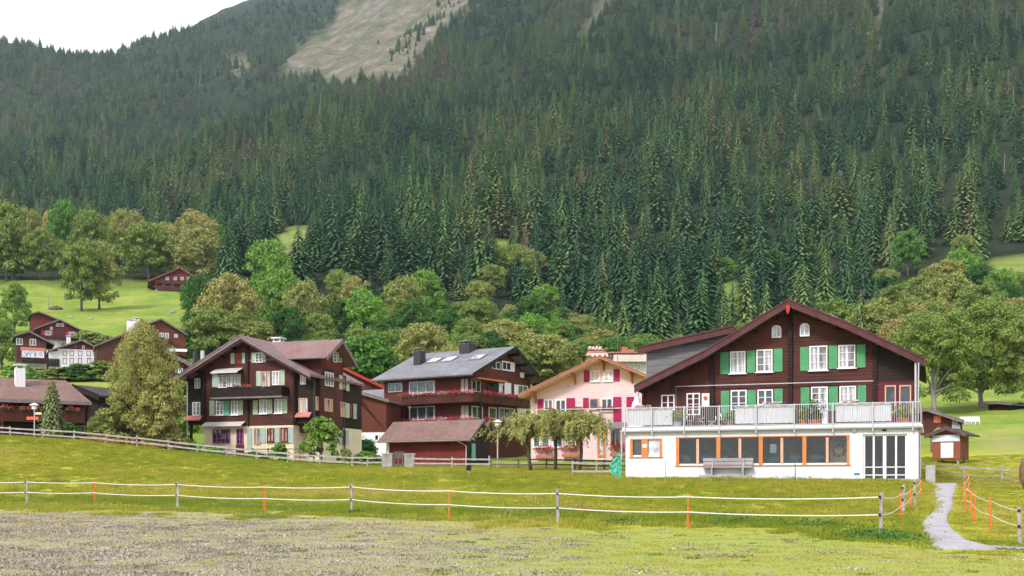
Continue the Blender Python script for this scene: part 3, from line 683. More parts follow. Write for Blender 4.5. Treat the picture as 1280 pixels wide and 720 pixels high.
def undergrowth():
    rng = np.random.default_rng(23); P = []; S = []; T = []
    for k in range(1500):
        px = rng.uniform(225, 1300); lo = np.interp(px, [225, 262, 440, 520, 640, 720, 800, 1000, 1110, 1180, 1300], [400, 405, 385, 390, 395, 420, 455, 450, 360, 352, 372]); hi = np.interp(px, [225, 440, 700, 1000, 1120, 1300], [450, 470, 478, 470, 478, 455])
        py = rng.uniform(lo, hi)
        if 780 < px < 1090 and rng.uniform() < .7: continue
        if soft(np.array([px]), np.array([py]), PASTURE, 8)[0] > .2 or any(inpoly(np.array([px]), np.array([py]), c)[0] for c in CLEAR): continue
        q = hit(px, py)
        if q[1] < 165 or (712 < px < 815 and q[1] < 275): continue
        if any(abs(q[0] - x) < r * .5 and abs(q[1] - y) < r * .5 for x, y, r in PLACED): continue
        h = rng.uniform(4, 9.5); P.append(q - (0, 0, .4)); S.append((h * rng.uniform(.9, 1.5),) * 2 + (h,)); T.append(np.clip(rng.choice([.05, .12, .45, .5, .6, .66, .2]) + rng.normal() * .05, 0, .8))
        if len(P) > 420: break
    n = len(P)
    crowns = [o.children[1] if 'crown' in o.children[1].name else o.children[0] for o in list(COL.objects) if o.name.startswith('broadleaf_tree') and o.parent is None][:60]
    pr = []; seen = set()
    for c in crowns:
        if c.data.name not in seen: seen.add(c.data.name); pr.append(c)
    scatter('undergrowth', np.array(P), rng.uniform(0, 6.28, n), np.array(S), np.array(T), rng.integers(0, len(pr), n), pr, label='dense leafy undergrowth between the trees on the wooded slope')
undergrowth()

for px, fy, ty, lab in ((894, 62, 24, 'bare pale dead trunk high in the middle of the forest'), (992, 150, 112, 'bare pale dead trunk below and right of the highest one'), (1225, 56, 26, 'short dead trunk near the top right of the forest'), (1264, 146, 108, 'leaning pale dead trunk near the right edge of the forest'),
        (1253, 222, 190, 'dead grey trunk low near the right edge of the forest'), (400, 146, 118, 'thin dead trunk in the left part of the forest'), (250, 108, 80, 'grey dead trunk high on the far left slope'), (555, 240, 205, 'slender dead trunk above the grey roofed house')):
    q = hit(px, fy); h = (fy - ty) / F * q[1]; m = MB().tube([(0, 0, -.3), (h * .02, 0, h * .5), (h * .05, 0, h)], [h * .013, h * .01, h * .003], 5); rr = random.Random(px)
    for k in range(14): z = h * rr.uniform(.3, .95); a = rr.uniform(0, 6.28); l = h * .07 * rr.uniform(.4, 1); m.tube([(h * .03, 0, z), (h * .03 + l * cos(a), l * sin(a), z - l * .3)], [h * .004, h * .001], 3, False)
    m.build('dead_tree', 'pale_bark', None, (q[0] , q[1] - 2, q[2]), label=lab, cat='dead tree', group='dead trunks in the forest')
# ------------------------------------------------------------------ buildings
class House:
    """front wall from photo column pl (distance Yl) to pr (distance Yr); local x along it, y away from us, z up"""
    def __init__(s, name, label, cat, pl, Yl, pr, Yr, zb, zoom=(0, 0, 1), group=None):
        A = np.array(((pl - CX) / F * Yl, Yl)); B = np.array(((pr - CX) / F * Yr, Yr))
        s.A = A; s.L = float(np.hypot(*(B - A))); s.d = (B - A) / s.L; s.n = np.array((-s.d[1], s.d[0])); s.zb = zb; s.zm = zoom
        s.root = empty(name, (A[0], A[1], zb), atan2(s.d[1], s.d[0]), label=label, cat=cat, group=group)
        s.q = 0
    def px(s, a, b): ox, oy, k = s.zm; return ox + a / k, oy + b / k
    def f(s, a, b, y=0.):            # point of the photo -> (x, z) on the plane y
        a, b = s.px(a, b); r = np.array(((a - CX) / F, 1.)); t = (y + s.A @ s.n) / (r @ s.n)
        return float((t * r - s.A) @ s.d), float((HY - b) / F * t - s.zb)
    def r(s, a, b, x):               # point of the photo -> (y, z) on the plane x
        a, b = s.px(a, b); r = np.array(((a - CX) / F, 1.)); t = (x + s.A @ s.d) / (r @ s.d)
        return float((t * r - s.A) @ s.n), float((HY - b) / F * t - s.zb)
    def rect(s, w, a0, b0, a1, b1):
        k, c = w; g = s.f if k == 'f' else s.r; am, bm = (a0 + a1) / 2, (b0 + b1) / 2
        return g(a0, bm, c)[0], g(a1, bm, c)[0], g(am, b1, c)[1], g(am, b0, c)[1]
    def fn(s, w):
        k, c = w; return (lambda u, o, z: (u, c - o, z)) if k == 'f' else (lambda u, o, z: (c + o, u, z))
    def mk(s, mb, name, mat, parent=None, **kw): return mb.build(name, mat, parent or s.root, **kw)
    def win(s, w, a0, b0, a1, b1, cols=2, rows=3, fm='white', pane='glass_curtain', fw=.07, name='window', mull=1, sill=False, label=None):
        u0, u1, z0, z1 = s.rect(w, a0, b0, a1, b1); g = s.fn(w); m = MB(); o = .09
        m.fbox(g, u0, u1, 0, o, z1 - fw, z1); m.fbox(g, u0, u1, 0, o, z0, z0 + fw)
        m.fbox(g, u0, u0 + fw, 0, o, z0 + fw, z1 - fw); m.fbox(g, u1 - fw, u1, 0, o, z0 + fw, z1 - fw)
        for i in range(1, cols):
            u = u0 + (u1 - u0) * i / cols; t = (.045 if mull else .02)
            m.fbox(g, u - t, u + t, .0, o - .012, z0 + fw, z1 - fw)
        for j in range(1, rows):
            z = z0 + (z1 - z0) * j / rows
            for i in range(cols):
                ua = u0 + (u1 - u0) * i / cols + (fw if i == 0 else .05); ub = u0 + (u1 - u0) * (i + 1) / cols - (fw if i == cols - 1 else .05)
                m.fbox(g, ua, ub, .0, o - .03, z - .016, z + .016)
        if sill: m.fbox(g, u0 - .08, u1 + .08, 0, .16, z0 - .06, z0 - .004)
        wd = s.mk(m, name, fm, label=label); p = MB().fbox(g, u0 + .02, u1 - .02, .003, .022, z0 + .02, z1 - .02).build('pane', pane, wd)
        return wd
    def shut(s, w, a0, b0, a1, b1, mat, two=None):
        u0, u1, z0, z1 = s.rect(w, a0, b0, a1, b1); g = s.fn(w); m = MB(); f = .06
        m.fbox(g, u0, u1, .002, .035, z0, z1)
        m.fbox(g, u0, u0 + f, .035, .06, z0, z1); m.fbox(g, u1 - f, u1, .035, .06, z0, z1)
        for z in (z0, (z0 + z1) / 2 - f / 2, z1 - f): m.fbox(g, u0 + f, u1 - f, .035, .058, z, z + f)
        k = int((z1 - z0) / .13)
        for i in range(1, k): m.fbox(g, u0 + f, u1 - f, .035, .048, z0 + (z1 - z0) * i / k, z0 + (z1 - z0) * i / k + .05)
        return s.mk(m, 'shutter', mat)
    def awning(s, w, a0, b0, a1, b1, out=1.0, mat='awning_cloth', name='awning'):
        u0, u1, z0, z1 = s.rect(w, a0, b0, a1, b1); g = s.fn(w); m = MB(); vs = []; n = 24
        for i in range(n + 1):
            u = u0 + (u1 - u0) * i / n; vs += [g(u, .05, z1 + .15), g(u, out, z0 + .12), g(u, out + .01, z0 + (.0 if i % 2 else .05))]
        m.add(vs, [q for i in range(n) for q in ((i * 3, i * 3 + 3, i * 3 + 4, i * 3 + 1), (i * 3 + 1, i * 3 + 4, i * 3 + 5, i * 3 + 2))])
        s.mk(m, name, mat)
    def gable_y(s, prof, y0, y1, wall, th=.22, barge=True, edge='board_edge', roofmat='tile_red', scallop=False, h=.34, name='roof'):
        """roof with its ridge running away from us; prof = (x, z) points of the top line left to right"""
        lo = [(x, z - th) for x, z in prof][::-1]
        rf = s.mk(MB().prism(list(prof) + lo, y0, y1), name, roofmat)
        if barge:
            m = MB()
            for (xa, za), (xb, zb_) in zip(prof[:-1], prof[1:]):
                L = np.hypot(xb - xa, zb_ - za); top = [(xa, za + .05), (xb, zb_ + .05)]
                if scallop:
                    n = int(L / .17); bot = []
                    for i in range(n * 4 + 1):
                        t = 1 - i / (n * 4); bot.append((xa + (xb - xa) * t, za + (zb_ - za) * t - h - .07 * abs(sin(pi * i / 4))))
                else: bot = [(xb, zb_ - h), (xa, za - h)]
                m.prism(top + bot, y0 - .07, y0 - .003)
                m.prism([(xa, za + .075), (xb, zb_ + .075), (xb, zb_ - .02), (xa, za - .02)], y0 - .12, y0 - .073)
            s.mk(m, 'barge_board', edge, rf)
        return rf
    def gable_x(s, prof, x0, x1, roofmat='slate', th=.2, edge='board_edge', h=.3, name='roof', side=1):
        lo = [(y, z - th) for y, z in prof][::-1]
        rf = s.mk(MB().prism(list(prof) + lo, x0, x1, 'x'), name, roofmat); m = MB(); xe = x1 if side > 0 else x0
        for (ya, za), (yb, zb_) in zip(prof[:-1], prof[1:]):
            pl = [(ya, za + .04), (yb, zb_ + .04), (yb, zb_ - h), (ya, za - h)]
            m.prism(pl, *((xe + .003, xe + .06) if side > 0 else (xe - .06, xe - .003)), 'x')
        s.mk(m, 'barge_board', edge, rf)
        # eave gutter along the near eave
        s.mk(MB().tube([(x0, prof[0][0] - .07, prof[0][1] - .1), (x1, prof[0][0] - .07, prof[0][1] - .1)], .07, 6), 'gutter', 'board_grey', rf)
        return rf
    def chimney(s, x, y, z0, z1, wx, wy, mat, cap=True, capmat='board_grey'):
        c = s.mk(MB().box(x - wx / 2, x + wx / 2, y - wy / 2, y + wy / 2, z0, z1), 'chimney', mat)
        if cap:
            m = MB(); e = .1
            for a in (-1, 1):
                for b in (-1, 1): m.box(x + a * wx * .38 - .05, x + a * wx * .38 + .05, y + b * wy * .38 - .05, y + b * wy * .38 + .05, z1 + .002, z1 + .24)
            m.box(x - wx / 2 - e, x + wx / 2 + e, y - wy / 2 - e, y + wy / 2 + e, z1 + .242, z1 + .34)
            s.mk(m, 'chimney_cap', capmat, c)
def flowers(w, c, length, parent, d=(1, 0, 0), h=.35, n=240, seed=1, tint=.35, name='flowers', leaf=.5, wid=.22):
    """a trough of geraniums: small petals over small leaves"""
    rng = np.random.default_rng(seed); d = np.array(d, float)
    def cloud(n, mat, nm, up, t, sz):
        u = rng.uniform(-.5, .5, n); k = .5 + .5 * np.sin(u * length * 4.3 + seed) ** 2
        C = np.array(c) + d * (u * length)[:, None] + np.stack([rng.normal(size=n) * wid * .6, rng.normal(size=n) * wid * .6, up + rng.uniform(-.5, .6, n) * h * k], 1)
        o = link(nm, leaf_cloud(C, rng.normal(size=(n, 3)) + np.array([0, -.6, .5]), sz, nm, M[mat], rng, asp=1.2), parent); o['tint'] = t; return o
    f = cloud(n, 'petal_red', name, .12, tint, .11); g = cloud(int(n * leaf), 'leaf', 'leaves', .0, .2, .12); g.parent = f
    return f
def railing(s, w, u0, u1, z0, z1, mat='galv', out=0., posts=None, gap=.13, r=.012, name='railing'):
    g = s.fn(w); m = MB()
    m.fbox(g, u0, u1, out - .03, out + .03, z1 - .05, z1); m.fbox(g, u0, u1, out - .02, out + .02, z0 + .08, z0 + .12)
    n = max(2, int((u1 - u0) / gap))
    for i in range(n + 1): u = u0 + (u1 - u0) * i / n; m.fbox(g, u - r, u + r, out - r, out + r, z0 + .12, z1 - .05)
    rl = s.mk(m, name, mat)
    for u in (posts if posts is not None else np.linspace(u0, u1, 3)):
        s.mk(MB().fbox(g, u - .035, u + .035, out - .035 - .02, out + .055, z0 - .35, z1 + .02), 'post', mat, rl)
    return rl

# ================= the white based chalet on the right
def white_chalet():
    s = House('chalet', 'big dark timber chalet with green shutters above a white rendered base, on the right', 'chalet', 782, 71.5, 1148.5, 66, .42)
    L = s.L; T = 2.2
    def slab_z(a, b, y=-.2): return s.f(a, b, y)[1]
    zt = s.f(960, 531, -.2)[1]; zs = s.f(960, 537.5, -.2)[1]; D = 11.5
    # ground floor walls, built round their openings
    def R(a0, b0, a1, b1): return s.rect(('f', 0), a0, b0, a1, b1)
    a = R(787.7, 548.3, 827.8, 571); b = R(845, 545, 1062, 581.3); c = R(1078.5, 542.5, 1133.5, 597)
    m = MB(); z0 = -1.2; tw = .3
    def wall(u0, u1, za, zb_): m.box(u0, u1, 0, tw, za, zb_)
    wall(0, a[0], z0, zs); wall(a[0], a[1], z0, a[2]); wall(a[0], a[1], a[3], zs); wall(a[1], b[0], z0, zs)
    wall(b[0], b[1], z0, b[2]); wall(b[0], b[1], b[3], zs); wall(b[1], c[0], z0, zs); wall(c[0], c[1], c[3], zs); wall(c[0], c[1], z0, .02); wall(c[1], L, z0, zs)
    m.box(0, .3, tw, D, z0, zs); m.box(L - .3, L, tw, D, z0, zs); m.box(.3, L - .3, D - .3, D, z0, zs)
    s.mk(m, 'wall', 'render_white')
    s.mk(MB().box(-.02, L + .02, -.03, -.002, z0, .1), 'plinth', 'concrete')
    inner = MB().box(.31, L - .31, 4.6, 4.65, 0, zs - .01); s.mk(inner, 'interior_wall', 'interior')
    s.mk(MB().box(.31, L - .31, .31, 4.59, -.1, .03), 'interior_floor', 'interior_warm')
    # things seen inside, dim: tables with chairs
    rnd = random.Random(4)
    for k in range(8):
        x = 3.2 + k * 1.5; m = MB(); m.box(x - .5, x + .5, 1.1, 1.9, .72, .78)
        for dx in (-.42, .42):
            for y in (1.2, 1.8): m.box(x + dx - .03, x + dx + .03, y - .03, y + .03, .03, .72)
        m.box(x - .75, x - .7, 1.2, 1.7, .03, 1.05); m.box(x + .7, x + .75, 1.2, 1.7, .03, 1.0); m.blob((x, 1.5, .95), (.25, .2, .2), 7, .4)
        t = s.mk(m, 'dining_table', 'blueish'); 
    # small window on the left
    def frame(q, mat, o0=.02, dpt=.16, fw=.1, name='window', parts=()):
        u0, u1, za, zb_ = q; g = s.fn(('f', 0)); m = MB()
        m.fbox(g, u0, u1, -dpt, o0, zb_ - fw * .6, zb_); m.fbox(g, u0 - .06, u1 + .06, -dpt, o0 + .05, za - .05, za)
        for (x0, x1) in parts: m.fbox(g, x0, x1, -dpt, o0, za, zb_ - fw * .6)
        w = s.mk(m, name, mat); return w
    X = lambda p: s.f(p, 560, 0)[0]
    w = frame(a, 'orange_wood', parts=[(X(787.7), X(791)), (X(801.8), X(810)), (X(824.5), X(827.8))])
    g = s.fn(('f', 0))
    wf = MB().fbox(g, X(791), X(801.8), -.13, -.05, a[2], a[2] + .1); wf.fbox(g, X(810), X(824.5), -.13, -.05, a[2], a[2] + .1); wf.build('frame', 'white', w)
    MB().fbox(g, X(791), X(801.8), -.1, -.09, a[2] + .1, a[3] - .06).build('pane', 'glass', w); MB().fbox(g, X(810), X(824.5), -.1, -.09, a[2] + .1, a[3] - .06).build('pane', 'glass_sky', w)
    MB().fbox(g, X(803.5), X(808.5), .021, .03, a[2] + .55, a[2] + .75).build('notice', 'white', w)
    # long window band: orange posts between units, pale mullions within
    w = frame(b, 'orange_wood', name='window_band', parts=[(X(845), X(849)), (X(895.5), X(900.5)), (X(948.5), X(953.5)), (X(1003), X(1008)), (X(1058.6), X(1062))])
    m = MB()
    for p in (872, 924.8, 977.3, 1034): m.fbox(g, X(p - 1.7), X(p + 1.7), -.14, .0, b[2] + .1, b[3] - .12)
    m.build('mullion', 'pale_wood', w)
    m = MB()
    for p0, p1 in ((849, 895.5), (900.5, 948.5), (953.5, 1003), (1008, 1058.6)): m.fbox(g, X(p0), X(p1), -.14, -.04, b[2], b[2] + .1)
    m.build('frame', 'white', w)
    for p0, p1 in ((849, 870.3), (873.7, 895.5), (900.5, 923.1), (926.5, 948.5), (953.5, 975.6), (979, 1003), (1008, 1032.3), (1035.7, 1058.6)):
        MB().fbox(g, X(p0), X(p1), -.1, -.09, b[2] + .1, b[3] - .06).build('pane', 'clear_glass', w)
    MB().fbox(g, X(1036.5), X(1058), -.3, -.25, b[3] - .28, b[3] - .08).build('blind', 'red_paint', w)
    for k in range(7):
        x = X(853 + k * 28.); MB().blob((x, .55, b[2] + .25), (.5, .2, .28), 9, .5).build('window_plant', 'blueish', w)
    s.mk(MB().fbox(g, X(962), X(970), -.2, -.19, b[2] + .7, b[2] + 1.2), 'paper', 'white')
    wr = s.mk(MB().box(X(1036), X(1058), .9, .95, b[2], b[3] - .3), 'screen', 'cream')
    m = MB(); [m.blob((X(1047) + .3 * cos(t), .86, (b[2] + b[3]) / 2 + .3 * sin(t)), (.1, .06, .1), 6, .3) for t in np.linspace(0, 6.28, 9)]; m.build('wreath', 'terracotta', wr)
    # glazed sliding doors
    m = MB(); u0, u1, za, zb_ = c; m.fbox(g, u0, u1, -.25, -.12, zb_ - .1, zb_); m.fbox(g, u0, u1, -.25, -.12, .02, .07)
    for p, wdt in ((1079.8, .06), (1092, .05), (1105.6, .09), (1120, .05), (1132.6, .05)): m.fbox(g, X(p) - wdt, X(p) + wdt, -.25, -.13, .07, zb_ - .1)
    for p0, p1 in ((1080.8, 1091), (1093, 1104), (1107.2, 1119), (1121, 1131.8)):
        m.fbox(g, X(p0), X(p1), -.22, -.17, .28, .33); m.fbox(g, X(p0), X(p1), -.22, -.17, .72, .77)
    dr = s.mk(m, 'sliding_door', 'white')
    for p0, p1 in ((1080.8, 1091), (1093, 1104), (1107.2, 1119), (1121, 1131.8)): MB().fbox(g, X(p0), X(p1), -.2, -.19, .08, zb_ - .11).build('pane', 'clear_glass', dr)
    MB().fbox(g, X(1103), X(1108), 0, .08, zb_ + .16, zb_ + .26).build('sensor', 'black', dr)
    o = s.mk(MB().lathe([(0, 0), (.16, 0), (.16, .06), (.12, .08), (0, .08)], (0, 0, 0), 16), 'wall_clock', 'galv'); o.rotation_euler = (pi / 2, 0, 0); o.location = (X(1067.6), -.001, s.f(1067.6, 537.5)[1])
    m = MB(); m.fbox(g, X(1066.5), X(1075.5), 0, .03, .25, .55); s.mk(m, 'sign_plate', 'sky_panel'); s.mk(MB().fbox(g, X(1067.5), X(1074.5), .031, .036, .3, .42), 'sign_band', plain('sign_blue', (.05, .13, .45), .5))
    # terrace slab
    m = MB().box(-.15, L + .12, -.2, T + .2, zs + .1, zt); s.mk(m, 'terrace_slab', 'white')
    s.mk(MB().box(-.28, L + .16, -.28, T, zs + .002, zs + .098), 'slab_edge', 'grey_metal')
    rt = s.f(960, 505.8, -.24)[1]; pp = [s.f(p, 520, -.24)[0] for p in (781, 814.7, 855, 899, 945, 993, 1041, 1091, 1141)]
    railing(s, ('f', -.2), -.12, L + .1, zt - .1, rt, 'galv', .02, pp, .125, .010)
    g2 = lambda u, o, z: (L + .1 + o, u, z)
    rs = MB().fbox(g2, -.2, 8, -.03, .03, rt - .05, rt); rs.fbox(g2, -.2, 8, -.02, .02, zt + .02, zt + .05)
    for i in range(60): rs.fbox(g2, -.2 + i * .137, -.18 + i * .137, -.01, .01, zt + .05, rt - .05)
    s.mk(rs, 'railing', 'galv')
    s.mk(MB().box(L - .1, L + .2, -.2, 8, zt - .25, zt - .12), 'terrace_slab', 'white')
    for p0, p1 in ((783.5, 840), (919, 992), (1044.5, 1114)):
        x0, x1 = s.f(p0, 520, -.1)[0], s.f(p1, 520, -.1)[0]; n = 30; vs = []
        for i in range(n + 1):
            x = x0 + (x1 - x0) * i / n
            for k, z in enumerate((zt + .12, (zt + rt) / 2, rt - .06)): vs.append((x, -.1 + .025 * sin(i * 1.1 + k) + .015 * sin(i * 2.7), z - .03 * abs(sin(i * .9)) * (k == 0)))
        s.mk(MB().add(vs, [(i * 3 + k, i * 3 + k + 3, i * 3 + k + 4, i * 3 + k + 1) for i in range(n) for k in (0, 1)]), 'fabric_screen', 'fabric_white')
    # timber storeys
    B_ = .9; top = [s.f(a_, b_, B_) for a_, b_ in ((793, 483), (815, 471.5), (880, 439.5), (985.5, 375), (1060, 404), (1156.5, 449.5))]
    prof = top; xl = s.f(804, 500, T)[0]; xr = s.f(1146, 480, T)[0]
    def zr(x): return np.interp(x, [p[0] for p in prof], [p[1] for p in prof])
    xs = [xl] + [p[0] for p in prof[1:-1]] + [xr]
    wallp = [(x, zr(x) - .2) for x in xs] + [(xr, zt - .05), (xl, zt - .05)]
    s.mk(MB().prism(wallp, T, T + 11), 'timber_wall', 'dark_wood')
    # projecting log ends and corner posts of the log walls
    for p in (890.5, 988, 1093.5):
        x = s.f(p, 450, T)[0]; m = MB(); z = zt; zt_ = zr(x) - .35
        while z < zt_: m.box(x - .12, x + .12, T - .2 - .03 * random.random(), T - .002, z, z + .185); z += .2
        s.mk(m, 'log_ends', 'black_wood')
    for xx, mt in ((xr - .1, 'black_wood'),):
        s.mk(MB().box(xx + .0, xx + .1, .97, 1.07, zt + .002, zr(xx) - .3), 'corner_post', 'galv')
    # the right bay is boarded and dark, a lighter red panel round its doors
    q = s.rect(('f', T), 1096, 410, 1143, 478); 
    s.mk(MB().box(s.f(1096, 470, T)[0], xr - .05, T - .06, T - .003, zt, s.f(1118, 477, T)[1]), 'door_surround', 'red_wood_h')
    x0b = s.f(1096, 440, T)[0]; zb2 = s.f(1118, 477, T)[1]
    s.mk(MB().prism([(x0b, zb2 + .01), (xr - .05, zb2 + .01), (xr - .05, zr(xr) - .35), (x0b, zr(x0b) - .35)], T - .05, T - .003), 'board_panel', 'black_wood')
    x1a = s.f(886, 470, T)[0]
    s.mk(MB().prism([(xl + .02, zt), (x1a, zt), (x1a, zr(x1a) - .4), (xl + .02, zr(xl) - .3)], T - .04, T - .003), 'board_panel', 'dark_wood_v')
    rf = s.gable_y(prof, B_, T + 12.2, None, .26, roofmat='roof_dark', scallop=True, h=.36)
    # soffit rafters
    m = MB()
    for xa in np.linspace(prof[0][0] + .3, prof[-1][0] - .3, 15): m.box(xa - .07, xa + .07, B_ + .02, T, zr(xa) - .48, zr(xa) - .34)
    s.mk(m, 'purlins', 'black_wood')
    kx, kz = s.f(985, 388, B_ - .1); s.mk(MB().prism([(kx - .12, kz + .25), (kx, kz + .33), (kx + .12, kz + .25), (kx + .1, kz - .02), (kx, kz - .25), (kx - .1, kz - .02)], B_ - .2, B_ - .13), 'gable_ornament', 'red_paint')
    c1 = s.f(983, 372, 3)[0]; m = MB().box(c1 - .35, c1 + .4, 2.9, 3.3, prof[3][1] + .02, prof[3][1] + .22); m.tube([(c1 + .5, 3, prof[3][1]), (c1 + .5, 3, prof[3][1] + .35)], .05, 6); s.mk(m, 'ridge_cap', 'board_grey')
    # solar panel standing proud of the right slope
    xa, za = s.f(1040, 396, 3.2); xb, zb2 = s.f(1094, 418.5, 3.2)
    s.mk(MB().prism([(xa, zr(xa) + .12), (xb, zr(xb) + .12), (xb, zr(xb) + .22), (xa, zr(xa) + .30)], 2.6, 6), 'solar_panel', 'galv')
    # shed dormer on the left slope
    yd = 2.9; d0 = s.f(797.5, 434.5, yd); d1 = s.f(918, 408, yd); c0 = s.f(808, 440, yd + .5)
    zz = lambda x: np.interp(x, [d0[0], d1[0]], [d0[1], d1[1]])
    xm = s.f(925, 412, yd + .5)[0]
    s.mk(MB().prism([(c0[0], zr(c0[0]) - .3), (xm, zr(xm) - .2), (xm, zz(xm) - .2), (c0[0], zz(c0[0]) - .2)], yd + .5, yd + 8), 'dormer', 'grey_shingle')
    s.gable_y([d0, d1], yd, yd + 8.6, None, .16, roofmat='slate', scallop=True, h=.34, name='dormer_roof')
    # windows and shutters
    W = ('f', T); V = dict(cols=2, rows=3)
    for q in ((912.7, 439.2, 932, 466.8), (945.7, 437, 965.8, 465), (1011.9, 432.5, 1034.3, 463), (1048, 431.3, 1069.2, 460)): s.win(W, *q, **V, sill=True)
    for q in ((900.6, 440.5, 910.9, 467.7), (933.8, 438.3, 944.3, 466), (967.2, 436, 978.2, 464.6), (1000.3, 434, 1011, 463.3), (1036, 432.2, 1046.8, 461), (1070.9, 430.8, 1081.7, 459.5)): s.shut(W, *q, 'green_shutter')
    s.win(W, 913.6, 487.7, 933.5, 520, 2, 4, pane='glass', name='terrace_door'); s.win(W, 947, 487, 966.4, 506.5, 2, 2, pane='glass')
    s.win(W, 1014, 483.5, 1034.8, 516, 2, 4, name='terrace_door'); s.win(W, 1049.4, 482.6, 1070.2, 503.3, 2, 2, sill=True)
    for q in ((901.3, 488.6, 911.8, 521), (934.4, 487.8, 944.9, 516), (968, 486, 978.3, 506), (1001, 484.4, 1011.8, 516), (1036, 483.3, 1047.4, 514), (1072, 481.5, 1082.6, 503)): s.shut(W, *q, 'green_shutter')
    s.win(W, 826.9, 493.5, 843.5, 513, 2, 2, pane='glass_soft'); s.win(W, 858.5, 491.5, 875.2, 519, 2, 4, pane='glass_soft', name='terrace_door')
    s.win(('f', T - .062), 1106, 481.8, 1120, 516, 1, 1, pane='glass', fm='pale_wood', name='terrace_door'); s.win(('f', T - .062), 1124, 481.5, 1139, 516, 1, 1, pane='glass', fm='pale_wood', name='terrace_door')
    for a0, b0, a1, b1 in ((964.8, 406.6, 976.8, 421), (1000, 404, 1012, 419.3)):      # little arched attic windows
        u0, u1, z0_, z1_ = s.rect(W, a0, b0, a1, b1); cx = (u0 + u1) / 2; r = (u1 - u0) / 2; zc = z1_ - r * .85
        arc = lambda rr: [(cx + rr * cos(t), zc + rr * .85 * sin(t)) for t in np.linspace(pi, 0, 9)]
        m = MB(); o = arc(r); i_ = arc(r - .06)
        for k in range(8): m.prism([o[k], o[k + 1], i_[k + 1], i_[k]], T - .09, T - .001)
        m.box(u0, u0 + .06, T - .09, T - .001, z0_, zc); m.box(u1 - .06, u1, T - .09, T - .001, z0_, zc); m.box(u0, u1, T - .09, T - .001, z0_ - .06, z0_)
        m.box(cx - .03, cx + .03, T - .08, T - .001, z0_, z1_ - .04); m.box(u0 + .05, u1 - .05, T - .07, T - .001, zc - .14, zc - .1)
        w = s.mk(m, 'attic_window', 'white'); MB().prism([(u0 + .02, z0_)] + arc(r - .03) + [(u1 - .02, z0_)], T - .02, T - .003).build('pane', 'glass_sky', w)
    # round plaque on a white board, cable duct along the floor line
    u0, u1, z0_, z1_ = s.rect(W, 877.6, 491.8, 887, 508); s.mk(MB().box(u0, u1, T - .1, T - .04, z0_, z1_), 'plaque_board', 'white')
    o = s.mk(MB().lathe([(0, 0), (.13, 0), (.13, .05), (0, .06)], (0, 0, 0), 14), 'plaque', 'terracotta'); o.rotation_euler = (pi / 2, 0, 0); o.location = ((u0 + u1) / 2, T - .1, (z0_ + z1_) / 2 + .1)
    za = s.f(960, 480.3, T)[1]; x0 = s.f(846, 500, T)[0]; x1 = s.f(1092, 480, T)[0]
    s.mk(MB().tube([(x0, T - .24, zt + .1), (x0, T - .24, za), (x1, T - .24, za)], .03, 6), 'cable_duct', 'galv')
    # downpipe and hopper on the left
    dx, dz = s.f(801, 489, 1.6); s.mk(MB().tube([(dx - .3, 1.2, dz + .25), (dx + .1, 1.7, dz - .15), (xl - .02, 2.1, dz - .3), (xl - .02, 2.1, zt + 1.1)], .05, 6), 'downpipe', 'board_edge')
    s.mk(MB().tube([(L + .03, -.06, .1), (L + .03, -.06, zs)], .05, 6), 'downpipe', 'board_grey')
    s.mk(MB().tube([(L - .05, .75, zt), (L - .02, .8, zr(L - .1) - .4)], .04, 6), 'downpipe', 'galv')
    # white gable side of the neighbouring canopy at the left end of the terrace
    a_ = s.f(783, 508, 1.2); s.mk(MB().prism([(a_[0], zt), (xl - .1, zt), (xl - .1, s.f(803, 483, 1.2)[1]), (s.f(797, 489, 1.2)[0], s.f(797, 489, 1.2)[1]), (s.f(789, 503, 1.2)[0], s.f(789, 503, 1.2)[1])], 1.5, 1.56), 'wind_screen', 'fabric_white')
    # terrace furniture behind the railing: things of their own
    def on(pxx, y): x = s.f(pxx, 520, y)[0]; p = s.A + s.d * x + s.n * y; return (p[0], p[1], s.zb + zt)
    rz = s.root.rotation_euler[2]
    def pot(pxx, y, r, h, kind, lab, fl=None, tint=.1):
        r_ = empty('potted_plant', on(pxx, y), rz, label=lab, cat='potted plant', group='pots on the terrace'); MB().lathe([(0, 0), (r * .7, 0), (r, .3), (r * 1.05, .3), (0, .27)], n=10).build('pot', kind, r_)
        rng = np.random.default_rng(int(pxx)); n = 260; C = rng.normal(size=(n, 3)) * np.array([r * .7, r * .7, h * .28]) + np.array([0, 0, .35 + h * .4])
        c_ = link('leaves', leaf_cloud(C, rng.normal(size=(n, 3)) + np.array([0, -1, 0]), .12, 'leaves', M['leaf'], rng), r_); c_['tint'] = tint
        if fl is not None:
            n = 120; C = rng.normal(size=(n, 3)) * np.array([r * .7, r * .7, h * .16]) + np.array([0, -.05, .35 + h * .55]); f_ = link('flowers', leaf_cloud(C, rng.normal(size=(n, 3)), .1, 'flowers', M[fl[0]], rng), r_); f_['tint'] = fl[1]
    pot(846, .4, .3, .65, 'galv', 'pot of yellow flowers behind the railing, left end of the terrace', ('grass_blade', .8), .6)
    pot(913, .3, .22, .5, 'terracotta', 'small green potted plant by the white terrace door', None, .3); pot(1018, .5, .42, 1.05, 'terracotta', 'tall dark green bushy potted plant between two fabric screens', None, .02)
    pot(1003, .4, .25, .5, 'terracotta', 'low reddish potted plant left of the tall bushy one', ('petal_red', .2), .2); pot(1128, .5, .4, .7, 'terracotta', 'grey green potted plant at the right end of the terrace', None, .6)
    r_ = empty('chair_stack', on(880, 1.2), rz, label='dark folded garden tables and chairs stacked behind the terrace railing', cat='garden chairs', group=None)
    rnd = random.Random(3)
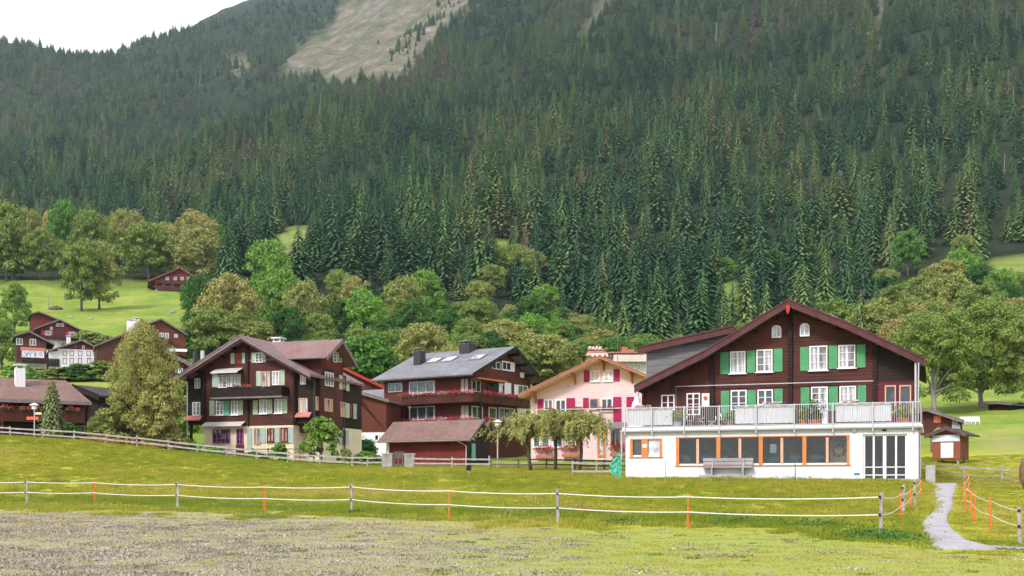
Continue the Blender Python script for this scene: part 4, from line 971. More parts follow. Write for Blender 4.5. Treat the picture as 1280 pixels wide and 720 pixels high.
    for k in range(14):
        x = -1.5 + k * .22; t = rnd.uniform(-.3, .3); h = rnd.uniform(.6, .85)
        MB().tube([(x - .25, rnd.uniform(-.3, .3), .02), (x + t, 0, h * .6), (x + .2, .1, h)], .022, 5).tube([(x + .25, rnd.uniform(-.3, .3), .02), (x - t, 0, h * .5), (x - .2, .1, h * .95)], .022, 5).box(x - .22, x + .2, -.2, .2, h * .5, h * .54).build('chair', 'galv' if k % 3 == 0 else 'dark_metal', r_)
    r_ = empty('parasol_base', on(1031, .6), rz, label='white upright box on the terrace right of the tall bushy plant', cat='box'); MB().box(-.16, .16, -.15, .15, 0, .8).box(-.2, .2, -.2, .2, .8, .86).build('box', 'white', r_)
    for k, (p0, p1) in enumerate(((790, 812), (953, 978), (1052, 1075))):
        x0, x1 = s.f(p0, 510, -.2)[0], s.f(p1, 510, -.2)[0]; p = s.A + s.d * (x0 + x1) / 2 + s.n * 0.02
        r_ = empty('flower_box', (p[0], p[1], s.zb + rt - .2), rz, label='flower box hung behind the terrace rail, %s of three' % ('leftmost', 'middle', 'rightmost')[k], cat='flower box', group='boxes on the terrace rail')
        MB().box(-(x1 - x0) / 2, (x1 - x0) / 2, 0, .2, 0, .18).build('trough', 'terracotta', r_); flowers(None, (0, .1, .2), x1 - x0, r_, n=60, h=.12, seed=k + 30, tint=.9, leaf=1.5, wid=.08)
    # bench against the wall
    x0, x1 = s.f(877, 585, -.6)[0], s.f(940, 585, -.6)[0]; p = s.A + s.d * x0 + s.n * -.75; Lb = x1 - x0
    gzb = gz(p[0], p[1]) - s.zb; r_ = empty('bench', (p[0], p[1], s.zb + gzb), rz, label='long grey wooden bench against the white wall under the window band', cat='bench')
    st = -gzb * 0
    MB().box(0, Lb, .28, .72, .43 + .2, .5 + .2).build('seat', 'grey_boards', r_); MB().box(0, Lb, .66, .72, .78, 1.0).box(0, Lb, .66, .72, 1.03, 1.2).build('backrest', 'grey_boards', r_)
    for x in (.5, Lb - .6): MB().box(x, x + .1, .3, .7, 0, .628).box(x, x + .1, .6, .658, .7, 1.18).build('leg', 'grey_metal', r_)
    q = empty('planter', (p[0], p[1], s.zb + gzb), rz, label='long low earthy trough on the ground in front of the bench', cat='planter'); MB().box(-.1, Lb, -.1, .15, -.1, .2).build('trough', 'stone', q)
    # green netting at the left corner
    p = s.A + s.d * -.25 + s.n * .2; n = 9; vs = []
    for i in range(n):
        for j in range(n): t = j / (n - 1); vs.append((-(1 - t) * (.9 - .6 * abs(i / 8 - .6)) * (i / 8) ** .3 - .05 * random.random(), -.3 + .25 * random.random(), -.1 + 1.8 * i / (n - 1) * (.55 + .45 * t)))
    MB().add(vs, [(i * n + j, i * n + j + 1, i * n + n + j + 1, i * n + n + j) for i in range(n - 1) for j in range(n - 1)]).build('garden_net', 'green_net', None, (p[0], p[1], gz(p[0], p[1])), rz, label='bundle of green netting leaning on the white corner of the chalet', cat='net')
    # low step and rail at the right end
    p = s.A + s.d * (L + .35) + s.n * .2; r_ = empty('block_wall', (p[0], p[1], gz(p[0], p[1])), rz, label='short grey post wall at the right corner of the white base', cat='wall'); MB().box(0, .5, 0, .3, -.2, 1.0).build('slab', 'concrete', r_)
white_chalet()

# ================= timber chalet with pale shutters, left of centre
def shutter_chalet():
    s = House('chalet', 'large dark timber chalet with pale green shutters, cream ground floor and pinkish tiled roof', 'chalet', 231, 104, 390.5, 100, 1.7, (210, 400, 3.6))
    L = s.L; D = 9.3; fz = lambda a, b, y=0.: s.f(a, b, y)[1]; fx = lambda a, b=400, y=0.: s.f(a, b, y)[0]
    xm0, xm1 = fx(163), fx(566); zc = fz(400, 476); zlow = -1.5
    y0 = -1.2; tl, pk, tr = s.f(25, 263, y0), s.f(329, 68, y0), s.f(641, 243, y0)
    zr = lambda x: np.interp(x, [tl[0], pk[0], tr[0]], [tl[1], pk[1], tr[1]])
    s.mk(MB().box(xm0, xm1, .02, D, zlow, zc).box(xm1, L, 1.6, D, zlow, zc), 'ground_floor_wall', 'cream')
    s.mk(MB().prism([(xm0 - .1, zr(xm0) - .2), (pk[0], pk[1] - .2), (xm1 + .1, zr(xm1) - .2), (xm1 + .1, zc + .01), (xm0 - .1, zc + .01)], 0, D), 'timber_wall', 'dark_wood')
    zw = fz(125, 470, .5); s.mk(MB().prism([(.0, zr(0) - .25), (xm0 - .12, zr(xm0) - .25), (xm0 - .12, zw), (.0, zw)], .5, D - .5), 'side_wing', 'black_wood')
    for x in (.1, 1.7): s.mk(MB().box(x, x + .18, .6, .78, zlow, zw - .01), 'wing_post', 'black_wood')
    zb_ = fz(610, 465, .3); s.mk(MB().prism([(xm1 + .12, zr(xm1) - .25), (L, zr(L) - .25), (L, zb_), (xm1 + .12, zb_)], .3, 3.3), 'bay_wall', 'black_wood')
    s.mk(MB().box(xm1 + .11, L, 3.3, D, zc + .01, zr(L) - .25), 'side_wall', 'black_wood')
    s.gable_y([tl, pk, tr], y0, D - .4, None, .2, roofmat='tile_pink', edge='board_grey', h=.3)
    s.gable_y([(tl[0] + .1, tl[1] - .34), (pk[0], pk[1] - .36), (tr[0] - .1, tr[1] - .34)], y0 + .02, y0 + .3, None, .12, roofmat='board_edge', barge=False, name='roof_trim')
    m = MB()
    for x in np.linspace(tl[0] + .6, tr[0] - .6, 11): m.box(x - .08, x + .08, y0 + .1, 0 if xm0 < x < xm1 else .3, zr(x) - .42, zr(x) - .22)
    s.mk(m, 'purlins', 'black_wood')
    for x in (xm0, xm1): s.mk(MB().box(x - .1, x + .12, -.14, -.001, zc, zr(x) - .4), 'corner_post', 'black_wood')
    x = fx(361, 300); s.mk(MB().box(x - .1, x + .1, -.14, -.001, zc, zr(x) - .4), 'log_ends', 'black_wood')
    # cross gables over both side walls
    xe = L + 1.3; pq = s.r(785, 86, xe); ql = s.r(715, 163, xe); qr = s.r(851, 202, xe)
    prof = [(ql[0], ql[1]), (pq[0], pq[1]), (qr[0], qr[1])]
    s.gable_x(prof, pk[0], xe, 'tile_pink', .2, 'board_grey', .34, name='cross_roof')
    zq = lambda y: np.interp(y, [p[0] for p in prof], [p[1] for p in prof])
    ya, yb = ql[0] + .9, min(D, qr[0] - .6)
    s.mk(MB().prism([(ya, zq(ya) - .3), (pq[0], pq[1] - .3), (yb, zq(yb) - .3), (yb, 3), (ya, 3)], pk[0] + 1, L + .25, 'x'), 'cross_gable_wall', 'dark_wood')
    z_ = s.r(745, 205, L)[1]; s.mk(MB().box(L + .252, L + .28, ya + .2, yb - .3, z_ - .35, z_ + .45), 'board_panel', 'red_wood')
    # left cross gable
    hl = pq[1] - 1.1; s.gable_x([(2.2, hl - 1.3), (5, hl), (7.5, hl - 1.1)], -.3, pk[0], 'tile_red', .2, 'board_grey', .3, name='cross_roof', side=-1)
    cx_, cz = s.f(498, 85, 4.5); s.chimney(cx_, 4.5, pk[1] - 1.2, cz - .25, .8, .8, 'render_white', True, 'render_white')
    cx_, cz = s.f(122, 140, 6); s.mk(MB().tube([(cx_, 6, cz - 2), (cx_, 6, cz)], .22, 10), 'flue', 'dark_metal'); s.mk(MB().tube([(cx_ + .8, 6, cz - 2), (cx_ + .8, 6, cz)], .2, 10), 'flue', 'galv')
    W = ('f', 0); P = 'pale_shutter'; B = 'teal_shutter'
    for q in ((283, 150, 300, 197), (335, 148, 347, 195), (378, 147, 393, 193), (428, 148, 440, 190), (201, 240, 223, 302), (305, 243, 328, 298), (398, 230, 419, 297), (503, 225, 526, 293), (188, 363, 210, 430), (383, 362, 405, 425), (516, 350, 537, 420)): s.shut(W, *q, P)
    for q in ((252, 363, 277, 430), (318, 362, 338, 427), (449, 357, 470, 422)): s.shut(W, *q, P if q[0] > 300 else B)
    s.win(W, 303, 150, 334, 195, 2, 3, 'red_paint', 'glass_soft'); s.win(W, 394, 147, 427, 192, 2, 3, 'white', 'glass_soft')
    for q in ((226, 247, 267, 305, 2, 4), (271, 245, 304, 300, 2, 4), (422, 232, 462, 310, 2, 4), (470, 230, 502, 293, 2, 3), (218, 365, 251, 428, 2, 3), (285, 363, 317, 427, 2, 3), (413, 358, 447, 422, 2, 3), (481, 355, 515, 420, 2, 3)): s.win(W, *q[:4], q[4], q[5], 'pale_wood' if q[0] == 422 else 'white', 'glass_curtain', sill=q[3] > 400)
    s.awning(W, 220, 225, 340, 245); s.awning(W, 170, 466, 350, 482, .7)
    s.win(('f', .5), 122, 262, 147, 308, 2, 1, 'white', 'glass_curtain'); s.win(('f', .5), 112, 370, 147, 430, 2, 3, 'white', 'glass_curtain')
    s.win(('f', .3), 597, 240, 621, 290, 2, 1, 'white', 'glass_curtain'); s.win(('f', .3), 590, 352, 630, 417, 2, 3, 'pale_wood', 'glass_curtain')
    s.awning(('f', .3), 566, 424, 648, 440, .4, 'awning_red', 'window_ledge'); s.awning(('f', .5), 85, 438, 158, 455, .4, 'awning_red', 'window_ledge')
    s.win(W, 203, 492, 280, 556, 4, 3, 'violet_paint', 'glass'); s.win(W, 310, 490, 340, 560, 2, 3, 'violet_paint', 'glass'); s.win(W, 388, 487, 417, 560, 2, 3, 'weathered', 'glass_warm')
    s.mk(MB().box(fx(306), fx(343), -.03, -.002, -.2, fz(325, 561)), 'door_panel', 'brown_wood')
    for q in ((447, 487, 478, 548), (508, 484, 540, 548)): s.win(W, *q, 2, 1, 'red_wood', 'glass_warm', sill=True)
    for q in ((357, 487, 378, 580), (417, 487, 438, 553), (482, 484, 503, 550), (542, 482, 566, 553)): s.shut(W, *q, 'bluegrey_shutter')
    # carved balcony
    u0, u1 = fx(190, 320, -1.2), fx(512, 320, -1.2); z0, z1 = s.f(350, 345, -1.2)[1], s.f(350, 302, -1.2)[1]
    b = s.mk(MB().box(u0, u1, -1.25, -.002, z0 - .12, z0), 'balcony', 'board_grey'); m = MB().box(u0, u1, -1.25, -1.17, z1 - .08, z1)
    k = int((u1 - u0) / .17)
    for i in range(k): 
        x = u0 + (u1 - u0) * (i + .5) / k; g_ = .062 if (i % 9 in (0, 1, 2) and i > 12) else .083
        m.box(x - g_, x + g_, -1.23, -1.2, z0 + .02, z1 - .08)
    m.box(u0, u0 + .05, -1.17, -.01, z0 + .02, z1).box(u1 - .05, u1, -1.17, -.01, z0 + .02, z1); m.build('balustrade', 'black_wood', b)
    flowers(None, ((u0 + u1) / 2 - .3, -1.25, z1 + .02), 1.8, b, n=120, h=.14, seed=9, tint=.3, wid=.1)
    # side wall
    S = ('r', L); s.win(('r', L + .25), 705, 236, 742, 298, 3, 2, 'white', 'glass_soft'); S2 = ('r', L + .25)
    s.win(S2, 741, 143, 757, 190, 1, 3, 'white', 'glass_soft'); s.win(S2, 762, 143, 778, 190, 1, 3, 'white', 'glass_soft')
    s.shut(S2, 769, 248, 783, 312, P); s.win(S2, 784, 250, 798, 315, 1, 1, 'red_wood', 'glass_warm'); s.shut(S2, 799, 253, 814, 320, P)
    s.win(S, 663, 347, 700, 408, 3, 1, 'pale_wood', 'glass_warm'); s.win(('r', L + .25), 703, 355, 738, 412, 3, 1, 'pale_wood', 'glass_warm')
    s.win(S2, 775, 370, 796, 436, 2, 1, 'pale_wood', 'glass_warm'); s.shut(S2, 799, 375, 815, 440, P); s.win(S2, 817, 378, 830, 440, 1, 1, 'red_wood', 'glass_warm'); s.shut(S2, 832, 378, 847, 445, 'bluegrey_shutter')
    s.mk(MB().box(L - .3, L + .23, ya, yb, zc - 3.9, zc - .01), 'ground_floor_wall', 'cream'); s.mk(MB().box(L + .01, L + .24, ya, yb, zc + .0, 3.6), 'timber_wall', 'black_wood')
    s.shut(S2, 769, 497, 782, 563, 'bluegrey_shutter'); s.win(S2, 784, 497, 796, 563, 1, 1, 'red_wood', 'glass_warm'); s.shut(S2, 798, 497, 811, 563, 'bluegrey_shutter')
    s.mk(MB().tube([(L + .1, .1, tr[1] - .3), (L + .1, .1, -1)], .06, 6), 'downpipe', 'dark_metal'); s.mk(MB().tube([(-.05, .45, zr(0) - .4), (-.05, .45, -1)], .05, 6), 'downpipe', 'galv')
    s.mk(MB().tube([(L + .35, yb + .05, 4.5), (L + .35, yb + .05, -1)], .06, 6), 'downpipe', 'dark_metal')
    m = MB(); yd = -1.8     # garden terrace rail in front
    for z in (.75, .35): m.tube([(xm0 - .2, yd, z + .8), (fx(650), yd, z + .75)], .04, 5)
    for x in np.linspace(xm0, fx(640), 8): m.box(x - .05, x + .05, yd - .05, yd + .05, -.5, 1.6)
    s.mk(m, 'garden_rail', 'weathered_dark')
shutter_chalet()

# ================= brown house with flower balconies and grey roof
def balcony_house():
    s = House('chalet', 'brown timber house with grey roof and long balconies full of pink geraniums', 'house', 480, 136.5, 586.5, 130, 3.0, (440, 410, 3.7875))
    L = s.L; D = 12.4; fz = lambda a, b, y=0.: s.f(a, b, y)[1]; fx = lambda a, b=300, y=0.: s.f(a, b, y)[0]
    ye, xe = -1.5, L + 1.5; e0 = s.f(600, 213, ye)[1]; yp, zp = s.r(776, 87, xe); yb_, zb_ = D + 1.5, 0
    zback = s.r(903, 246, xe); prof = [(ye, e0), (yp, zp), (zback[0], zback[1])]
    zq = lambda y: np.interp(y, [p[0] for p in prof], [p[1] for p in prof])
    s.mk(MB().prism([(0, zq(0) - .2), (yp, zp - .2), (D, zq(D) - .2), (D, -2), (0, -2)], 0, L, 'x'), 'wall', 'brown_wood')
    xl = s.f(91, 246, ye)[0]; s.gable_x(prof, xl, xe, 'slate', .25, 'black_wood', .35)
    m = MB()
    for y in np.linspace(ye + .5, D + .5, 9): m.box(L, xe - .05, y - .1, y + .1, zq(y) - .6, zq(y) - .3)
    s.mk(m, 'purlins', 'black_wood')
    zroof = lambda y: zq(y)
    for a, b, yy, w_, h_ in ((320, 158, 3.2, 1.0, 1.7), (548, 120, yp - .6, 1.4, 1.15)):
        x, z = s.f(a, b, yy); s.chimney(x, yy, zroof(yy) - .6, zroof(yy) + h_ - .3, w_, w_, 'dark_metal', True, 'board_grey')
    for a in (385, 457, 592):
        x, z = s.f(a, 143, 3.6); yy = 3.9; k = (zp - e0) / (yp - ye)
        sk_ = MB().add([(x - .8, yy - .9, zq(yy - .9) + .12), (x + .8, yy - .9, zq(yy - .9) + .12), (x + .8, yy + .7, zq(yy + .7) + .12), (x - .8, yy + .7, zq(yy + .7) + .12)] +
              [(x - .8, yy - .9, zq(yy - .9)), (x + .8, yy - .9, zq(yy - .9)), (x + .8, yy + .7, zq(yy + .7)), (x - .8, yy + .7, zq(yy + .7))],
              [(0, 1, 2, 3), (0, 4, 5, 1), (1, 5, 6, 2), (2, 6, 7, 3), (3, 7, 4, 0)])
        w = s.mk(sk_, 'roof_window', 'board_grey'); MB().add([(x - .65, yy - .75, zq(yy - .75) + .14), (x + .65, yy - .75, zq(yy - .75) + .14), (x + .65, yy + .55, zq(yy + .55) + .14), (x - .65, yy + .55, zq(yy + .55) + .14)], [(0, 1, 2, 3)]).build('pane', 'glass_sky', w)
    W = ('f', 0); s.win(W, 173, 260, 239, 303, 2, 1, 'white', 'glass_green'); s.win(W, 272, 252, 393, 310, 3, 1, 'white', 'glass_green', fw=.14); s.win(W, 172, 375, 240, 423, 2, 1, 'white', 'glass_sky'); s.win(W, 272, 370, 393, 436, 3, 1, 'white', 'glass_green', fw=.14)
    s.shut(W, 518, 240, 532, 300, 'beige_shutter'); s.shut(W, 537, 240, 549, 300, 'beige_shutter'); s.shut(W, 518, 368, 534, 428, 'beige_shutter'); s.shut(W, 538, 368, 552, 428, 'beige_shutter')
    S = ('r', L); s.win(S, 662, 160, 700, 195, 2, 1, 'white', 'glass'); s.win(S, 708, 158, 752, 203, 2, 1, 'white', 'glass', fw=.16); s.shut(S, 754, 163, 769, 207, 'white'); s.win(S, 795, 211, 812, 235, 1, 1, 'white', 'white')
    s.win(S, 565, 247, 607, 302, 2, 1, 'beige_shutter', 'glass'); s.win(S, 638, 262, 692, 318, 2, 1, 'black_wood', 'glass'); s.shut(S, 693, 262, 708, 314, 'white'); s.win(S, 709, 265, 722, 314, 1, 1, 'white', 'glass'); s.shut(S, 723, 260, 752, 316, 'white')
    s.shut(S, 767, 268, 783, 318, 'white'); s.win(S, 784, 272, 830, 314, 2, 1, 'white', 'glass_soft')
    s.win(S, 565, 370, 617, 430, 2, 1, 'white', 'glass_green', fw=.14); s.win(S, 645, 375, 682, 432, 1, 1, 'white', 'glass', fw=.14); s.win(S, 693, 378, 770, 436, 3, 1, 'white', 'glass_green', fw=.14); s.shut(S, 780, 382, 830, 440, 'cream')
    u0, u1, z0, z1 = s.rect(S, 560, 240, 702, 262); s.mk(MB().box(L + .01, L + 1.0, u0, u1, z1 - .25, z1 - .1), 'awning', 'orange_wood')
    # balconies wrapping the corner
    for n_, (zt_, zb2) in enumerate(((s.f(400, 313, -1.6)[1], s.f(400, 350, -1.6)[1]), (s.f(400, 437, -1.6)[1], s.f(400, 470, -1.6)[1]))):
        x0 = fx(236, 320, -1.6); x1 = L + 1.6; y1 = s.r(838, 365, L + 1.6)[0]
        b = s.mk(MB().box(x0, x1, -1.6, 0 - .003, zb2 - .15, zb2).box(L + .003, x1, -.003, y1, zb2 - .15, zb2), 'balcony', 'dark_wood')
        m = MB()
        for z in (zb2 + .05, zb2 + .4, zt_ - .2): m.box(x0, x1, -1.6, -1.55, z, z + .22).box(x1 - .05, x1, -1.55, y1, z, z + .22)
        m.box(x0, x1, -1.65, -1.5, zt_ + .02, zt_ + .08).box(x1 - .1, x1 + .05, -1.5, y1, zt_ + .02, zt_ + .08)
        for x in np.linspace(x0, x1 - .1, 8): m.box(x, x + .1, -1.55, -1.45, zb2, zt_ + .02)
        for y in np.linspace(0, y1 - .1, 8): m.box(x1 - .15, x1 - .05, y, y + .1, zb2, zt_ + .02)
        m.build('balustrade', 'dark_wood', b)
        for k, u in enumerate(np.linspace(.06, .94, 6)): flowers(None, (x0 + (x1 - x0) * u, -1.75, zt_ - .02), 1.5, b, n=190, h=.42, seed=k + 50 * n_, tint=.25 + .5 * (k % 2), leaf=.3)
        for k, u in enumerate(np.linspace(.12, .82, 4)): flowers(None, (x1 + .15, y1 * u, zt_ - .02), 1.5, b, (0, 1, 0), n=200, h=.4, seed=k + 70 + 50 * n_, tint=.25, leaf=.3)
        if n_ == 0: s.mk(MB().box(x1 - .2, x1, -.1, .1, -2, zb2), 'balcony_post', 'black_wood'); s.mk(MB().box(x1 - .2, x1, y1 - .3, y1 - .1, -2, zb2), 'balcony_post', 'black_wood'); s.mk(MB().box(x0, x0 + .2, -1.5, -1.3, -2, zb2), 'balcony_post', 'dark_wood')
balcony_house()

# ================= pink house
def pink_house():
    s = House('house', 'pink boarded house with crimson shutters and a pale red roof, in the centre', 'house', 663.5, 118, 815, 114, 2.0, (640, 425, 6.856))
    L = s.L; D = 11; fz = lambda a, b, y=0.: s.f(a, b, y)[1]; fx = lambda a, b=300, y=0.: s.f(a, b, y)[0]
    y0 = -1.5; prof = [s.f(52, 470, y0), s.f(750, 137, y0), s.f(1240, 335, y0)]; zr = lambda x: np.interp(x, [p[0] for p in prof], [p[1] for p in prof]); pk = prof[1]
    z2 = fz(900, 492)
    s.mk(MB().prism([(0, zr(0) - .2), (pk[0], pk[1] - .2), (L, zr(L) - .2), (L, z2 - .4), (0, z2 - .4)], 0, D), 'wall', 'pink_boards')
    zg = fz(500, 625) - .5; s.mk(MB().box(.02, L, .03, D, -1.5, z2 - .401), 'ground_floor_wall', 'pink_boards')
    # peach soffit boards under the roof edge
    for (xa, za), (xb, zb_) in zip(prof[:-1], prof[1:]): s.mk(MB().prism([(xa, za - .21), (xb, zb_ - .21), (xb, zb_ - .26), (xa, za - .26)], y0 + .05, .02), 'soffit', 'peach')
    for lo, hi in (((0.05, zr(0.05) - .3), (pk[0], pk[1] - .35)),):
        s.mk(MB().prism([(0.02, zr(0.02) - .3), (pk[0], pk[1] - .3), (L - .02, zr(L) - .3), (L - .02, zr(L) - .95), (pk[0], pk[1] - 1.6), (.02, zr(.02) - .6)], -.03, -.003), 'gable_band', 'peach')
    s.gable_y(prof, y0, D + 1, None, .2, roofmat='tile_orange', edge='tile_orange', h=.24)
    m = MB()
    for a, b in ((178, 470), (520, 300), (766, 180), (1010, 285)):
        x = fx(a, b, -1); z = zr(x) - .25; m.prism([(y0 + .15, z - .05), (-.01, z - .05), (-.01, z - 1.1), (-.2, z - 1.0), (-.6, z - .3), (y0 + .15, z - .2)], x - .08, x + .08, 'x')
    s.mk(m, 'brackets', 'terracotta')
    W = ('f', 0); C = 'magenta_shutter'
    for q in ((617, 258, 667, 362), (872, 248, 924, 355), (220, 505, 271, 622), (467, 498, 541, 630), (610, 496, 657, 588), (869, 488, 938, 700), (982, 487, 1046, 590)): s.shut(W, *q, C)
    s.win(W, 672, 262, 753, 357, 2, 1, 'white', 'glass_sky', fw=.1, sill=True); s.win(W, 788, 257, 868, 355, 2, 1, 'white', 'glass_sky', fw=.1, sill=True); s.win(W, 440, 376, 497, 406, 1, 1, 'peach', 'glass')
    s.win(W, 275, 510, 352, 625, 2, 1, 'white', 'glass_soft', fw=.1, sill=True); s.win(W, 372, 508, 466, 632, 2, 1, 'white', 'glass', fw=.12, sill=True); s.win(W, 664, 500, 744, 595, 1, 1, 'pale_wood', 'glass', fw=.1, sill=True); s.win(W, 764, 498, 866, 612, 2, 1, 'white', 'glass', fw=.12, sill=True); s.win(W, 1058, 495, 1100, 523, 1, 1, 'peach', 'glass')
    s.zm = (620, 500, 6.544); y_ = 0
    z1 = s.f(500, 78, -1.4)[1]
    s.mk(MB().tube([(0.3, -1.35, z1), (L - 1, -1.35, z1)], .04, 6), 'balcony_rail', 'galv')
    for q in ((305, 280, 365, 388), (375, 280, 440, 388), (462, 270, 548, 388), (600, 270, 655, 385)): s.win(W, *q, 1, 1, 'white', 'glass_green', fw=.1, sill=True)
    s.win(W, 830, 240, 893, 465, 1, 1, 'orange_wood', 'glass_sky', name='front_door', fw=.22); s.win(W, 934, 240, 1022, 385, 2, 1, 'pale_wood', 'glass', fw=.1)
    a0, a1 = s.f(885, 210, -1.6)[0], s.f(1035, 210, -1.6)[0]; za = s.f(950, 225, -1.6)[1]
    s.mk(MB().prism([(-1.7, za), (-.003, za + .55), (-.003, za + .45), (-1.7, za - .1)], a0, a1, 'x'), 'porch_roof', 'slate')
    for x in (a0 + .1, a1 - .2): s.mk(MB().box(x, x + .12, -1.5, -1.38, -1, za - .05), 'porch_post', 'galv')
    for k, (a, b, wd_) in enumerate(((395, 415, 1.7), (610, 402, 1.7), (1000, 395, 1.5))):
        x, z = s.f(a, b, -.35); flowers(None, (x, -.35, z), wd_, s.root, n=330, h=.75, seed=k + 3, tint=.12, leaf=.4, wid=.28); s.mk(MB().box(x - wd_ / 2, x + wd_ / 2, -.5, -.2, z - .75, z - .45), 'flower_trough', 'terracotta')
    for k, (a, b, wd_) in enumerate(((430, 85, .8), (655, 75, 1.6), (910, 72, 1.8))):
        x, z = s.f(a, b, -.3); flowers(None, (x, -.3, z), wd_, s.root, n=120, h=.3, seed=k + 13, tint=.2, leaf=1.2, wid=.15)
pink_house()

# ================= little barn in front of the brown house
def barn():
    s = House('barn', 'low red boarded barn with brown tiled roof behind the rail fence', 'barn', 484, 98, 583, 94.5, 1.55, (460, 500, 7.2))
    L = s.L; D = 3.7; ye = -.8; xe = L + .75; e = s.f(500, 360, ye)[1]; yp, zp = s.r(1040, 173, xe); yb, zb_ = s.r(1112, 300, xe)
    prof = [(ye, e), (yp, zp), (yb, zb_)]; zq = lambda y: np.interp(y, [p[0] for p in prof], [p[1] for p in prof])
    s.mk(MB().prism([(0, zq(0) - .1), (yp, zp - .12), (D, zq(D) - .1), (D, -1), (0, -1)], .02, L - .02, 'x'), 'wall', 'red_wood')
    s.mk(MB().prism([(0.02, zq(0) - .12), (yp, zp - .14), (D, zq(D) - .12), (D, -1), (0.02, -1)], L - .019, L, 'x'), 'gable_wall', 'black_wood')
    s.mk(MB().box(-.02, .2, -.03, .3, -1, e - .1), 'corner_pier', 'render_white')
    xl = s.f(90, 370, ye)[0]; s.gable_x(prof, xl, xe, 'tile_brown', .15, 'board_grey', .2)
    u0, u1, z0, z1 = s.rect(('r', L), 929, 392, 963, 545); s.mk(MB().box(L + .003, L + .06, u0, u1, z0, z1), 'door', 'teal_shutter')
    s.mk(MB().tube([(L - .3, ye - .05, e - .15), (L + .02, -.08, e - .5), (L + .02, -.08, -.5)], .05, 6), 'downpipe', 'galv')
    s.mk(MB().box(s.f(235, 470, -.03)[0], s.f(325, 470, -.03)[0], -.05, -.003, s.f(280, 510)[1], s.f(280, 460)[1]), 'hatch', 'weathered_dark')
barn()

# ================= dark farmhouse at the left edge
def farm():
    s = House('farmhouse', 'long dark timber farmhouse with brown tiled roof and white chimney, left edge', 'farmhouse', -70, 101, 112, 107, 3.6, (0, 460, 7.2))
    L = s.L; D = 9.; ye = -1.4; e0 = s.f(0, 256, ye); e1 = s.f(822, 327, ye); yp = 4.; r0 = s.f(0, 68, yp); r1 = s.f(592, 132, yp)
    xe = e1[0]; zp = (r0[1] + r1[1]) / 2; ze = (e0[1] + e1[1]) / 2; prof = [(ye, ze), (yp, zp), (yp * 2 + 1.4, ze)]
    xr = r1[0]      # half-hipped right end
    n = [(-2, ye, ze), (xe, ye, ze), (xr, yp, zp), (-2, yp, zp), (xe, yp * 2 + 1.4, ze), (-2, yp * 2 + 1.4, ze)]
    m = MB().add(n + [(a, b, c - .18) for a, b, c in n], [(0, 1, 2, 3), (1, 4, 2), (3, 2, 4, 5), (6, 9, 8, 7), (7, 8, 10), (9, 11, 10, 8), (0, 6, 7, 1), (1, 7, 10, 4)])
    rf = s.mk(m, 'roof', 'tile_brown'); MB().box(-2, xe, ye - .08, ye - .005, ze - .28, ze + .02).build('eave_board', 'board_grey', rf)
    zb1, zb0 = s.f(150, 372, -1.2)[1], s.f(150, 468, -1.2)[1]
    s.mk(MB().box(-1, L, 0, D, -1, ze - .1), 'wall', 'black_wood'); b = s.mk(MB().box(-2, xe - .4, -1.2, -.002, zb0 - .12, zb0), 'balcony', 'dark_wood')
    m = MB(); k = int((xe + 1.6) / .16)
    for i in range(k): x = -2 + i * .16; m.box(x, x + .145, -1.2, -1.17, zb0 + .01, zb1)
    m.box(-2, xe - .4, -1.22, -1.12, zb1, zb1 + .06); m.build('balustrade', 'dark_wood_v', b)
    for a in (18, 800): x = s.f(a, 400, -1.15)[0]; s.mk(MB().box(x - .1, x + .1, -1.15, -.98, -1, ze - .2), 'post', 'dark_wood')
    for k, a in enumerate((60, 225, 355, 650)): x = s.f(a, 370, -1.25)[0]; flowers(None, (x, -1.25, zb1 + .08), 1.0, s.root, n=110, h=.3, seed=k + 90, tint=.45, leaf=.9)
    s.win(('f', 0), 600, 335, 650, 400, 2, 2, 'orange_wood', 'glass_warm'); s.win(('f', 0), 690, 330, 760, 400, 2, 2, 'weathered_dark', 'glass'); s.win(('f', 0), 625, 520, 665, 600, 1, 1, 'teal_shutter', 'glass_green'); s.win(('f', 0), 690, 515, 765, 600, 1, 1, 'weathered', 'glass_soft')
    x, z = s.f(178, 100, 2.2); zr_ = ze + (zp - ze) * (2.2 - ye) / (yp - ye); s.chimney(x, 2.2, zr_ - .3, s.f(178, 5, 2.2)[1], .8, .8, 'render_white', True, 'render_white')
    # dark gabled outbuilding behind its right end
    t = House('outbuilding', 'black timber outbuilding with steep dark roof edge behind the farmhouse', 'shed', 84, 118, 124, 116, 3.6, (0, 460, 7.2))
    pr = [t.f(500, 290, -.8), t.f(660, 150, -.8), t.f(895, 245, -.8), t.f(925, 330, -.8)]
    t.mk(MB().prism([(pr[0][0] + .3, pr[0][1] - .2), (pr[1][0], pr[1][1] - .2), (pr[2][0] - .3, pr[2][1] - .2), (pr[2][0] - .3, -1), (pr[0][0] + .3, -1)], 0, 6), 'wall', 'black_wood'); t.gable_y(pr[:3], -.8, 7, None, .2, roofmat='roof_dark', edge='black_wood', h=.5)
farm()

